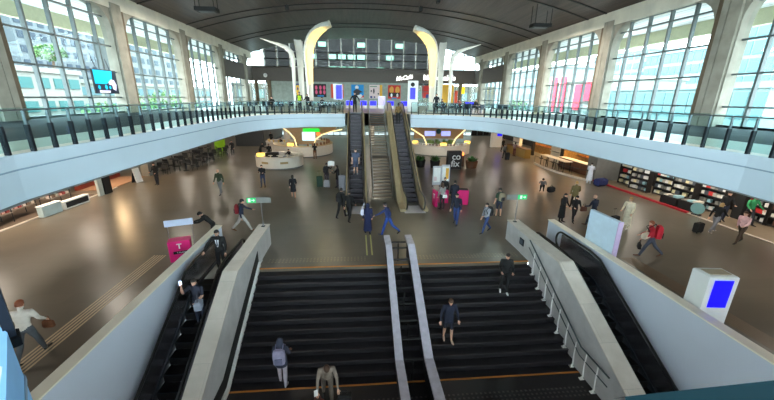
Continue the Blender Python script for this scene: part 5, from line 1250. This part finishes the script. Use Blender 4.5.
    if vest:
        g_ = MB(); g_.loft([[tuple(T_(0, 0, z_*S)+Vector((rx*S*math.cos(2*PI*k/14), ry*S*math.sin(2*PI*k/14), 0))) for k in range(14)] for z_, rx, ry in ((.05, .172, .12), (.2, .155, .112), (.38, .19, .125), (.46, .165, .105))]); g_.build('vest', cloth(vest), body, smooth=True)
    mw = Matrix.Translation(Vector(loc)) @ Matrix.Rotation(R(face), 4, 'Z')
    return dict(o=body, back=mw @ T_(0, -.115*S, .31*S), hL=mw @ (arms[-1][2]+arms[-1][3]*.08), hR=mw @ (arms[1][2]+arms[1][3]*.08), hip=mw @ T_(.2*S, 0, .02), face=R(face), dz=dz, S=S)
def backpack(label, P, col, s=1.0, trim=(40, 40, 44)):
    T = thing('backpack', label, 'bag', P['back'], P['face']); m = MB()
    m.loft([[(w_*s*x, -.0-.0+d_*s*y-.09*s, z_*s) for x, y in ((-1,-.6),(-.6,-1),(.6,-1),(1,-.6),(1,.7),(.6,1),(-.6,1),(-1,.7))] for z_, w_, d_ in ((-.24, .11, .06), (-.22, .15, .09), (.0, .165, .1), (.16, .15, .085), (.22, .1, .05))]); m.build('body', cloth(col), T, smooth=True)
    m = MB(); m.cbox(0, -.19*s, -.2*s, .2*s, .05*s, .2*s, bev=.015); m.build('front_pocket', cloth(trim), T)
    for x in (-.1, .1): m = MB(); m.tube([(x*s, -.02, .2*s), (x*s*1.05, .1, .26*s), (x*s*1.1, .2*s+.06, .1*s), (x*s*1.1, .16, -.1*s)], .018, 5); m.build('strap', cloth(trim), T)
def suitcase(label, x, y, col, h=.62, rz=0, z=0):
    T = thing('suitcase', label, 'suitcase', (x, y, z), rz); m = MB(); m.cbox(0, 0, .05, .42, .25, h, bev=.035); m.build('shell', cloth(col), T)
    for px in (-.1, .1): m = MB(); m.tube([(px, .09, h), (px, .09, h+.42)], .009, 5); m.build('handle_bar', STEEL, T)
    m = MB(); m.tube([(-.11, .09, h+.42), (.11, .09, h+.42)], .016, 6); m.build('grip', BLACKM, T); wh = MB(); wh.tube([(-.015, 0, .03), (.015, 0, .03)], .03, 8); f_ = None
    for px in (-.16, .16):
        for py in (-.08, .08):
            if f_ is None: f_ = wh.build('wheel', BLACK, T); f_.location = (px, py, 0)
            else: copy_part(f_, T, (px, py, 0))
def handbag(label, p, col, s=1.0, rz=0, drop=.34):
    T = thing('handbag', label, 'bag', (p[0], p[1], p[2]-drop*s-.1), rz); m = MB(); m.loft([[(w_*s*x, d_*s*y, z_*s) for x, y in ((-1,-.7),(-.8,-1),(.8,-1),(1,-.7),(1,.7),(.8,1),(-.8,1),(-1,.7))] for z_, w_, d_ in ((.0, .15, .05), (.03, .17, .065), (.2, .16, .055), (.24, .14, .03))]); m.build('body', cloth(col), T, smooth=True)
    m = MB(); m.tube([(-.1*s, 0, .23*s), (-.05*s, 0, (drop+.06)*s), (.05*s, 0, (drop+.06)*s), (.1*s, 0, .23*s)], .01, 5); m.build('handle', cloth(col), T)
W1, W2 = (26, 8), (-18, 22)      # a walking stride
def walk(a=1.0): return dict(L=(26*a, 8), Rr=(-16*a, 24*a), aL=(-18*a, 8, 14), aR=(24*a, 8, 22))
def walk2(a=1.0): return dict(Rr=(26*a, 8), L=(-16*a, 24*a), aR=(-18*a, 8, 14), aL=(24*a, 8, 22))
G = 0.0
def stair_z(y): return 0 if y > 12.2 else -math.ceil((12.2-y)/run-1e-6)*rise if y > 8.25 else -1.98
run = 3.95/12; rise = 1.98/12
def estep(i, y0, z0):
    return y0-.5+.4*i+.2, z0+(i-1)*.2312+.004
# --- open floor, screen side
person('person in dark clothes standing alone by the black cafe terrace', (-14.95, 25.7, G), 175, 1.72, (14, 14, 16), (22, 22, 26), aR=(15, 6, 60), aL=(10, 6, 50), **dict(L=(6, 4), Rr=(-4, 4)))
person('bald man in a green jacket and grey trousers walking towards the viewer', (-9.3, 22.8, G), 170, 1.8, (44, 58, 38), (112, 112, 114), hs='bald', hood=None, **walk(.7))
person('man in a black top and blue jeans standing with bent arms near the round kiosks', (-6.98, 24.7, G), 180, 1.74, (18, 20, 26), (40, 52, 80), aL=(20, 8, 80), aR=(25, 8, 90), Rr=(8, 6), L=(-3, 4))
P = person('man in a navy jacket and light grey trousers striding past the exit sign', (-5.75, 16.1, G), -78, 1.78, (26, 34, 60), (168, 162, 158), (120, 80, 50), Rr=(34, 12), L=(-24, 22), aR=(-10, 10, 15), aL=(45, 10, 25), lean=6, hat=(30, 30, 36)); backpack('dark red backpack worn by the striding man in navy', P, (120, 24, 34))
person('woman in a short dark dress walking away over the light patches', (-4.27, 21.8, G), 10, 1.6, (18, 18, 24), (18, 18, 24), (150, 120, 100), hs='bob', skirt=.45, shorts=1, L=(14, 6), Rr=(-10, 14), aR=(10, 8, 50), aL=(5, 8, 20))
person('person in black standing far off near the dark grey block', (-14.1, 39.2, G), 180, 1.7, (16, 16, 18), (20, 20, 24), aR=(30, 8, 70))
person('person in black walking in the far distance past the nearest round kiosk', (-12.0, 48.4, G), 180, 1.72, (14, 14, 16), (20, 20, 22), **walk(.6))
person('person in black leaning beside the nearest round kiosk', (-10.6, 37.6, G), -60, 1.7, (14, 14, 15), (16, 16, 18), lean=22, aR=(50, 8, 30), aL=(45, 8, 30), coat=((14, 14, 15), .35))
person('person in a long black coat behind the nearest round kiosk', (-9.3, 36.2, G), 200, 1.75, (14, 14, 15), (16, 16, 18), aR=(40, 8, 40), coat=((14, 14, 15), .6))
person('kiosk worker in black inside the small ring of the white kiosk', (-9.4, 42.4, G), 180, 1.7, (18, 18, 22), (20, 20, 22), aR=(40, 8, 60), aL=(35, 8, 60))
person('kiosk worker in a dark blue shirt inside the white kiosk', (-7.4, 41.9, G), 190, 1.75, (30, 36, 70), (20, 20, 22), aR=(50, 8, 40), aL=(35, 8, 60))
person('small kiosk worker in black at the end of the nearest round kiosk', (-6.7, 33.4, G), 150, 1.6, (18, 18, 22), (20, 20, 22), aR=(40, 8, 60), aL=(35, 8, 60))
person('customer in a black top and brown trousers standing at the glowing kiosk', (-4.6, 36.6, G), 10, 1.75, (18, 18, 20), (120, 80, 52), hs='long', aR=(50, 10, 60), aL=(50, 10, 60))
P = person('man in black with a paper in his hands beside the foot of the escalator', (-2.36, 25.1, G), -20, 1.78, (18, 18, 20), (60, 52, 62), aR=(60, 6, 50), aL=(50, 6, 50)); backpack('black backpack worn by the man reading a white paper', P, (20, 20, 22))
T = thing('paper_sheet', 'white open paper held up by the man with the black backpack', 'paper', P['hR']+Vector((-.06, .1, .0)), R(-10)); m = MB(); m.mesh([(-.26, 0, 0), (0, .08, .03), (.26, 0, 0), (.26, .08, .36), (0, .16, .38), (-.26, .08, .36)], [(0, 1, 4, 5), (1, 2, 3, 4)]); m.build('sheet', WHITE, T)
suitcase('tall green suitcase standing by the man with the white paper', -2.85, 24.6, (40, 64, 52), .8, .2)
suitcase('small pale suitcase standing next to the tall green one', -2.3, 24.45, (150, 150, 156), .55, -.2)
person('long-haired person in black facing the man with the paper', (-1.5, 24.5, G), 70, 1.72, (18, 16, 22), (44, 34, 52), hs='long', aR=(35, 8, 70), aL=(30, 8, 60), coat=((18, 16, 24), .3))
T = thing('luggage_bag', 'pale grey upright garment bag at the foot of the escalator', 'bag', (-1.15, 23.6, 0), .2); m = MB(); m.cbox(0, 0, 0, .45, .25, 1.15, bev=.06); m.build('body', cloth((150, 150, 160)), T); m = MB(); m.tube([(-.1, 0, 1.13), (0, 0, 1.22), (.1, 0, 1.13)], .015, 5); m.build('handle', BLACKM, T)
# --- people on the up escalators
ez = lambda y: max(0, min(MZ, math.floor((y-20.35)/.4)*.4*.578))
person('man in a grey blue shirt and shorts riding the escalator towards the viewer', (-.15,)+estep(7, 20.35, 0), 180, 1.78, (70, 78, 100), (52, 58, 80), (220, 220, 220), shorts=1, sleeve=.5, aL=(10, 8, 20), hair='brown')
person('man in black standing with spread elbows at the top of the escalator', (-.2, 31.0, MZ+.02), 180, 1.75, (8, 8, 9), (10, 10, 11), aL=(8, 34, 20), aR=(8, 34, 20), L=(4, 2), Rr=(-2, 4))
person('person in a brown top riding high on the wide cream flanked escalator', (3.35,)+estep(20, 20.35, 0), 0, 1.72, (110, 84, 44), (16, 16, 18), hs='bob', aR=(20, 10, 30))
# --- centre front
person('man in black walking in front of his rucksack companion at the escalator foot', (-.5, 17.2, G), -20, 1.8, (16, 16, 18), (18, 18, 20), **walk(.9))
P = person('man in black with a rucksack walking half behind his companion at the escalator foot', (-.95, 17.75, G), -30, 1.78, (14, 14, 16), (16, 16, 18), **walk2(.8)); backpack('black rucksack of the man half behind his companion at the escalator foot', P, (14, 14, 15))
P = person('person in a long navy coat seen from behind near the centre rail', (.45, 15.4, G), 5, 1.62, (20, 28, 66), (20, 24, 50), hs='short', hood=(18, 24, 56), coat=((20, 28, 66), .75), L=(8, 4), Rr=(-6, 8)); 
T = thing('shoulder_bag', 'white shoulder bag on the side of the person in the long navy coat', 'bag', P['hip']+Vector((-.45, 0, .3)), 0); m = MB(); m.cbox(0, 0, -.18, .14, .26, .34, bev=.04); m.build('body', cloth((206, 206, 222)), T); m = MB(); m.tube([(0, -.08, .15), (.1, 0, .42), (.0, .08, .15)], .012, 5); m.build('strap', cloth((206, 206, 222)), T)
person('man in a blue jacket and blue jeans striding and reaching to the navy coated person', (1.42, 15.2, G), 60, 1.76, (26, 44, 92), (34, 66, 140), (26, 26, 34), Rr=(-30, 30), L=(20, 6), aL=(50, 20, 12), aR=(-20, 8, 20), lean=12)
# --- around the magenta counters
P = person('woman in a grey top and black trousers with a white bag at the magenta counters', (5.05, 19.0, G), 20, 1.72, (138, 134, 132), (16, 16, 18), hs='long', hair='brown', aR=(15, 8, 30)); handbag('white handbag of the woman in grey at the magenta counters', P['hip']+Vector((-.05, -.15, .2)), (226, 224, 222), .8)
person('tall person in a dark navy coat standing at the magenta counters', (5.85, 19.25, G), -15, 1.78, (22, 26, 42), (20, 22, 32), coat=((22, 26, 42), .3), aR=(20, 8, 40))
person('person in black mostly hidden behind the group at the magenta counters', (5.6, 20.6, G), 160, 1.7, (16, 16, 18), (16, 16, 18), hs='bob')
person('man in a navy jacket and blue jeans walking past the magenta counters', (5.2, 16.5, G), 150, 1.8, (22, 26, 44), (40, 60, 110), (24, 24, 30), lean=6, **walk(.7))
P = person('man in a green top and dark shorts standing with his back turned', (8.0, 17.55, G), 8, 1.75, (38, 62, 46), (34, 42, 62), (22, 22, 24), shorts=1, sleeve=.5, L=(4, 2), Rr=(-3, 3)); backpack('beige backpack on the man in green top and shorts', P, (150, 138, 116))
P = person('person in a pale grey top and blue jeans walking with a black backpack', (6.4, 15.3, G), 110, 1.66, (148, 150, 158), (50, 68, 112), (30, 30, 34), Rr=(-20, 22), L=(24, 8), hs='bob', aL=(20, 8, 60)); backpack('black backpack on the person in pale grey and jeans', P, (20, 20, 22))
# --- open floor, red kerb side
P = person('person in a black cap crouching on the floor over luggage', (13.6, 22.95, G), 150, 1.65, (90, 92, 96), (30, 32, 38), L=(108, 140), Rr=(96, 140), lean=34, aR=(60, 10, 40), aL=(50, 10, 40), hat=(12, 12, 13), head=20)
T = thing('luggage_bag', 'dark travel bag beside the crouching person in the black cap', 'bag', (14.1, 22.6, 0), .3); m = MB(); m.cbox(0, 0, 0, .5, .3, .42, bev=.08); m.build('body', cloth((24, 26, 32)), T); m = MB(); m.tube([(-.15, 0, .4), (0, 0, .56), (.15, 0, .4)], .014, 5); m.build('handle', BLACKM, T)
person('blond person in an olive camouflage jacket and black trousers walking away', (13.45, 18.95, G), -20, 1.74, (100, 90, 58), (16, 16, 18), hair='blond', coat=((104, 94, 60), .18), aR=(10, 12, 50), **dict(L=(14, 6), Rr=(-8, 10)))
person('person wrapped in a wide black cloak beside the raised parapet end', (11.2, 16.6, G), 200, 1.7, (10, 10, 12), (12, 12, 14), hs='long', coat=((12, 12, 14), .7), aR=(20, 20, 60), aL=(10, 16, 30))
person('person in black with bent knees next to the black cloaked person', (11.85, 16.5, G), 170, 1.58, (14, 14, 18), (18, 18, 22), hat=(14, 14, 16), aL=(20, 10, 40), aR=(30, 10, 40), **dict(L=(-14, 16), Rr=(20, 8)))
P = person('bald man in a dark navy jacket seen from behind with a brown shoulder bag', (12.42, 15.8, G), 20, 1.82, (24, 30, 50), (26, 28, 38), (90, 60, 40), hs='bald', Rr=(-16, 14), L=(16, 6), aL=(20, 12, 50), aR=(5, 10, 30)); handbag('brown shoulder bag of the bald man in navy', P['hL']+Vector((-.05, -.1, .2)), (84, 48, 36), 1.0)
P = person('blond person in long cream white clothes behind the pale blue panel', (14.1, 15.45, G), 120, 1.78, (220, 206, 180), (226, 214, 192), (230, 224, 214), hair='blond', hs='bun', coat=((224, 210, 186), .72), aL=(14, 10, 30), aR=(20, 8, 50))
suitcase('dark suitcase with a raised handle beside the person in cream white', 13.55, 15.6, (30, 30, 34), .62, .3)
P = person('man in a black vest and red sleeves walking with grey trousers and luggage', (12.55, 12.25, G), 60, 1.76, (180, 26, 44), (70, 76, 92), (96, 60, 42), hair='red', Rr=(-28, 18), L=(26, 8), lean=10, aL=(20, 10, 30), aR=(14, 12, 40)); backpack('big red and black travel backpack on the walking man with grey trousers', P, (190, 30, 50), 1.25, (30, 24, 30))
T = thing('waist_bag', 'cream bag carried at the front of the walking man with the red backpack', 'bag', P['hip']+Vector((-.42, -.18, .1)), .4); m = MB(); m.cbox(0, 0, -.14, .34, .2, .28, bev=.05); m.build('body', cloth((222, 206, 184)), T); m = MB(); m.tube([(-.1, 0, .13), (0, 0, .3), (.1, 0, .13)], .012, 5); m.build('strap', cloth((200, 184, 160)), T)
handbag('black carrier bag hanging from the hand of the man with the red backpack', P['hL'], (14, 14, 16), 1.0, 1.0)
P = person('man in a black jacket and jeans standing at the tall goods shelf', (20.5, 16.15, G), 150, 1.8, (16, 16, 20), (44, 50, 66), aL=(14, 14, 60), aR=(12, 14, 60), **dict(L=(-6, 10), Rr=(10, 4)))
person('person in a bright green jacket walking before the red and white packets', (21.4, 15.6, G), 170, 1.75, (38, 128, 78), (30, 30, 36), hair='brown', hat=(150, 110, 70), build=1.12, aL=(16, 22, 40), aR=(16, 22, 40), **dict(L=(18, 8), Rr=(-12, 16)))
P = person('blond woman in a black top and wide grey trousers pulling a suitcase', (18.3, 14.65, G), -80, 1.7, (16, 16, 18), (126, 124, 130), (200, 190, 180), hair='blond', hs='bob', lean=8, skirt=0, L=(22, 6), Rr=(-22, 18), aL=(-24, 10, 10), aR=(30, 8, 30))
suitcase('small black suitcase pulled by the blond woman in grey trousers', 17.5, 14.7, (12, 12, 14), .5, .2)
person('person in a pale pink top and brown trousers striding along', (18.15, 13.3, G), 100, 1.72, (222, 176, 178), (58, 44, 32), (16, 14, 14), hair='brown', L=(30, 10), Rr=(-22, 16), lean=8, aR=(-24, 12, 16), aL=(30, 12, 40))
person('person in black standing in front of the distant white totem', (18.5, 41.5, G), 200, 1.74, (14, 14, 16), (16, 16, 20), **dict(L=(10, 4), Rr=(-8, 8)))
person('person in grey pulling a dark suitcase near the distant white totem', (16.6, 36.6, G), 10, 1.65, (84, 86, 90), (40, 42, 50), hair='brown', **walk(.5))
suitcase('dark suitcase standing by the person in grey near the distant totem', 16.55, 35.7, (22, 24, 32), .8, .1)
person('person in a grey pink top standing at the ochre counter', (18.5, 38.2, G), -60, 1.7, (140, 118, 122), (90, 40, 44), hs='bob', aR=(40, 10, 40))
P = person('person in a long white coat bending over luggage at the bakery', (18.7, 25.0, G), -40, 1.75, (214, 218, 228), (206, 210, 222), (220, 220, 220), hs='short', coat=((214, 218, 230), .7), aR=(40, 10, 40), aL=(30, 10, 40), lean=8)
T = thing('luggage_bag', 'large dark blue duffel bag on the floor by the bakery', 'bag', (19.2, 24.3, 0), .3); m = MB(); m.cbox(0, 0, 0, 1.0, .5, .6, bev=.12); m.build('body', cloth((30, 40, 92)), T); m = MB(); m.tube([(-.3, -.2, .5), (0, -.24, .7), (.3, -.2, .5)], .016, 5); m.build('handle', BLACKM, T)
# --- descending escalator
ed = lambda y: 0 if y >= 10.6 else -math.ceil((10.6-y)/.4)*.4*.578
P = person('man in a black suit with a tie and briefcase on the descending escalator', (-5.2, 11.95, .016), 180, 1.8, (14, 14, 17), (16, 16, 20), (12, 12, 12), aR=(30, 34, 14), aL=(8, 10, 14), coat=None)
m = MB(); m.front([(-.07, 0), (.07, 0), (.02, -.28), (-.02, -.28)], 0, .01); sh_ = m.build('shirt_front', cloth((214, 216, 222)), P['o']); sh_.location = (0, .128, .955+.44)
m = MB(); m.front([(-.018, 0), (.018, 0), (.03, -.22), (0, -.27), (-.03, -.22)], 0, .012); sh_ = m.build('necktie', cloth((84, 88, 100)), P['o']); sh_.location = (0, .136, .955+.44)
T = thing('briefcase', 'dark briefcase in the hand of the suited man', 'bag', (P['hL'][0], P['hL'][1], P['hL'][2]-.36), .1); m = MB(); m.cbox(0, 0, 0, .12, .42, .3, bev=.02); m.build('body', cloth((18, 18, 22)), T); m = MB(); m.tube([(0, -.08, .3), (0, -.06, .37), (0, .06, .37), (0, .08, .3)], .01, 5); m.build('handle', BLACKM, T)
P = person('person in a dark top holding a bright phone to the ear on the descending escalator', (-5.1,)+estep(24, 10.6-run6, -5.9), 172, 1.68, (30, 34, 50), (38, 44, 62), hs='bob', sleeve=.5, aR=(70, 20, 95), aL=(20, 10, 60))
T = thing('shoulder_bag', 'grey bag with a bright spot carried by the person with the phone', 'bag', P['hL']+Vector((.1, -.0, -.05)), .2); m = MB(); m.cbox(0, 0, -.16, .2, .3, .3, bev=.05); m.build('body', cloth((134, 140, 156)), T); m = MB(); m.tube([(0, -.1, .13), (0, 0, .34), (0, .1, .13)], .012, 5); m.build('strap', cloth((60, 60, 70)), T)
T = thing('phone', 'bright phone held by the person on the descending escalator', 'phone', P['hR']+Vector((0, 0, .03)), .2); m = MB(); m.cbox(0, 0, 0, .075, .01, .15, bev=.004); m.build('case', BLACKM, T); m = MB(); m.box(-.034, .034, -.008, -.006, .008, .142); m.build('display', mat('phone_glow', (190, 210, 255), .3, emit=2), T)
# --- wide stairs
P = person('person in a grey hood and pale trousers with a pale backpack on the wide stairs', (-2.36, 8.42, stair_z(8.42)), 0, 1.68, (52, 56, 74), (170, 160, 172), (200, 196, 200), hood=(52, 56, 74), L=(12, 8), Rr=(-6, 8), aL=(16, 10, 50), aR=(16, 10, 50), coat=((52, 56, 74), .12)); backpack('pale lilac backpack worn by the person in the grey hood', P, (142, 138, 164), 1.05, (104, 104, 130))
P = person('person in a beige grey jumper bowing the head near the orange line of the stairs', (-.95, 7.72, -1.98), 188, 1.74, (132, 120, 110), (104, 94, 86), (30, 30, 32), hair='brown', lean=26, head=44, aL=(24, 14, 16), aR=(24, 14, 16), L=(20, 20), Rr=(-12, 14))
T = thing('suitcase', 'black case beside the person in the beige grey jumper', 'suitcase', (P['hL'][0]+.16, P['hL'][1]+.02, P['hL'][2]-.62), 0); m = MB(); m.cbox(0, 0, 0, .36, .2, .5, bev=.04); m.build('shell', cloth((14, 14, 16)), T); m = MB(); m.tube([(-.08, 0, .5), (-.07, 0, .62), (.07, 0, .62), (.08, 0, .5)], .013, 5); m.build('handle', BLACKM, T)
handbag('red brown bag in the other hand of the person in the beige grey jumper', P['hR'], (96, 44, 36), 1.1, .3)
T = thing('paper_sheet', 'small white folded paper in the hand above the red brown bag', 'paper', P['hR']+Vector((-.03, -.05, .02)), .4); m = MB(); m.cbox(0, 0, 0, .1, .015, .2); m.build('sheet', WHITE, T)
person('person in a dark navy jacket and shorts walking down the wide stairs', (3.0, 9.45, stair_z(9.45)), 180, 1.72, (20, 26, 46), (18, 22, 38), (190, 160, 140), hair='brown', shorts=1, aL=(5, 18, 12), aR=(5, 18, 12), L=(14, 10), Rr=(-2, 12), lean=4, head=24, coat=((20, 26, 46), .15))
person('person all in black with white shoes coming down near the stone wall', (5.55, 10.95, stair_z(10.95)), 165, 1.7, (12, 12, 14), (12, 12, 15), (216, 214, 214), aL=(10, 10, 60), aR=(10, 10, 60), L=(14, 10), Rr=(-2, 10), head=18)
# --- beside the parapets
person('person in black with a cap bending over the magenta stand', (-6.55, 14.75, G), 110, 1.75, (12, 12, 14), (14, 14, 17), hat=(12, 12, 13), lean=38, aL=(60, 10, 30), aR=(50, 10, 30), head=30, L=(-6, 4), Rr=(10, 8))
P = person('person in a white jacket and grey trousers walking away near the gallery corner', (-8.3, 7.75, G), 12, 1.7, (214, 206, 196), (84, 88, 94), (40, 36, 34), hair='red', hs='short', Rr=(22, 6), L=(-18, 20), lean=8, build=1.08, aR=(20, 10, 30), aL=(-10, 10, 14))
handbag('brown bag with a strap at the side of the person in the white jacket', P['hR']+Vector((0, 0, .12)), (110, 66, 40), .8)
# --- gallery
person('guard in a yellow green vest standing by the cafe tables of the gallery', (-5.05, 31.4, MZ), 185, 1.76, (24, 26, 28), (16, 16, 18), vest=(160, 196, 40), aL=(10, 10, 40), aR=(10, 10, 40))
person('person in black next to the guard in the yellow green vest', (-4.35, 31.3, MZ), 150, 1.6, (14, 14, 16), (16, 16, 18), hs='bob', aR=(30, 10, 50))
person('person in black standing with a bag by the white totem of the gallery', (7.35, 31.9, MZ), 160, 1.76, (16, 18, 26), (14, 14, 16), aL=(20, 14, 50), aR=(10, 14, 50), L=(-8, 6), Rr=(10, 4))
def seated(lab, x, y, z, face, top, bot, hair='dark', **k):
    return person(lab, (x, y, z), face, 1.7, top, bot, L=(84, 86), Rr=(88, 88), sit=1, aL=(30, 8, 60), aR=(34, 8, 50), lean=k.pop('lean', 6), hair=hair, **k)
def bench(lab, x, y, rz):
    T = thing('waiting_bench', lab, 'bench', (x, y, MZ), rz); m = MB(); m.cbox(0, 0, .37, 1.6, .45, .04, bev=.01); m.build('seat', STEELD, T); m = MB(); m.box(-.8, .8, -.28, -.24, .45, .85); m.build('backrest', STEELD, T); f_ = None; lg = MB(); lg.cbox(0, 0, 0, .06, .45, .37)
    for px in (-.65, .65):
        if f_ is None: f_ = lg.build('leg', STEEL, T); f_.location = (px, 0, 0)
        else: copy_part(f_, T, (px, 0, 0))
for i, (x, y, f_, lab, tp, bt) in enumerate(((-3.2, 32.9, 150, 'person in black seated reclining between the lamp columns and the blue screen', (16, 16, 18), (20, 22, 30)), (-7.9, 33.3, 200, 'person in black seated alone at the far corner of the gallery balustrade', (14, 14, 16), (24, 24, 30)), (8.1, 33.0, 200, 'person in dark clothes seated by the lit lamp column of the restaurant side', (20, 20, 24), (30, 30, 34)), (9.9, 33.4, 180, 'person in a red brown top seated behind the gallery balustrade', (130, 50, 40), (26, 26, 30)), (11.3, 32.6, 190, 'person in black with a dark bag seated near the yellow restaurant front', (12, 12, 13), (14, 14, 15)))):
    bench(['dark bench under the person reclining near the blue screen', 'dark bench at the far corner of the gallery', 'dark bench at the lit column of the restaurant side', 'dark bench under the person in the red brown top', 'dark bench near the yellow restaurant front'][i], x, y, R(f_)); seated(lab, x, y, MZ, f_, tp, bt)
T = thing('stroller', 'dark pushchair parked between the seated people and the lamp columns', 'pushchair', (-4.5, 34.2, MZ), .5); m = MB(); m.loft([[(w_*x, d_*y+oy, z_) for x, y in ((-1,-1),(1,-1),(1,1),(-1,1))] for z_, w_, d_, oy in ((.4, .2, .25, 0), (.6, .24, .34, 0), (.95, .22, .2, -.15))]); m.build('seat_shell', BLACKM, T); m = MB(); m.tube([(0, -.4, 1.0), (0, .1, .4), (0, .4, .1)], .02, 6); m.build('frame', STEELD, T); wh = MB(); wh.tube([(-.02, 0, .12), (.02, 0, .12)], .12, 12); f_ = None
for px, py in ((-.22, -.3), (.22, -.3), (-.22, .3), (.22, .3)):
    if f_ is None: f_ = wh.build('wheel', BLACK, T); f_.location = (px, py, 0)
    else: copy_part(f_, T, (px, py, 0))

# ================================================================ sub-parts: small pieces hang from the part they sit on
SUBS = {'display': 'housing', 'picture': 'housing', 'icon': 'housing', 'top_vent': 'housing', 'print': 'sheet', 'light_face': 'shell', 'grip': 'handle_bar', 'paper': 'board', 'pictogram': 'green_panel', 'edge_trim': 'board',
        'front_pocket': 'body', 'worktop': 'body', 'logo': 'counter', 'lettering': 'cube', 'white_panel': 'panel', 'fastener': 'body', 'glass_face': 'plate', 'clamp': 'shaft', 'lamp_face': 'housing', 'hand': 'housing', 'tread': 'step', 'menu_screen': 'backdrop', 'front_panel': 'body', 'pale_panel': 'back_wall'}
_by = {}
for o in C.objects:
    if o.parent: _by.setdefault(o.parent.name, []).append(o)
for lst in list(_by.values()):
    st_ = {}
    for o in lst: st_.setdefault(o.name.split('.')[0], []).append(o)
    for o in lst:
        p_ = st_.get(SUBS.get(o.name.split('.')[0], ''), [None])[0]
        if p_ is not None and p_ is not o and p_.parent.parent is None and p_.location.length < 1e-6 and max(abs(a) for a in p_.rotation_euler) < 1e-6: o.parent = p_
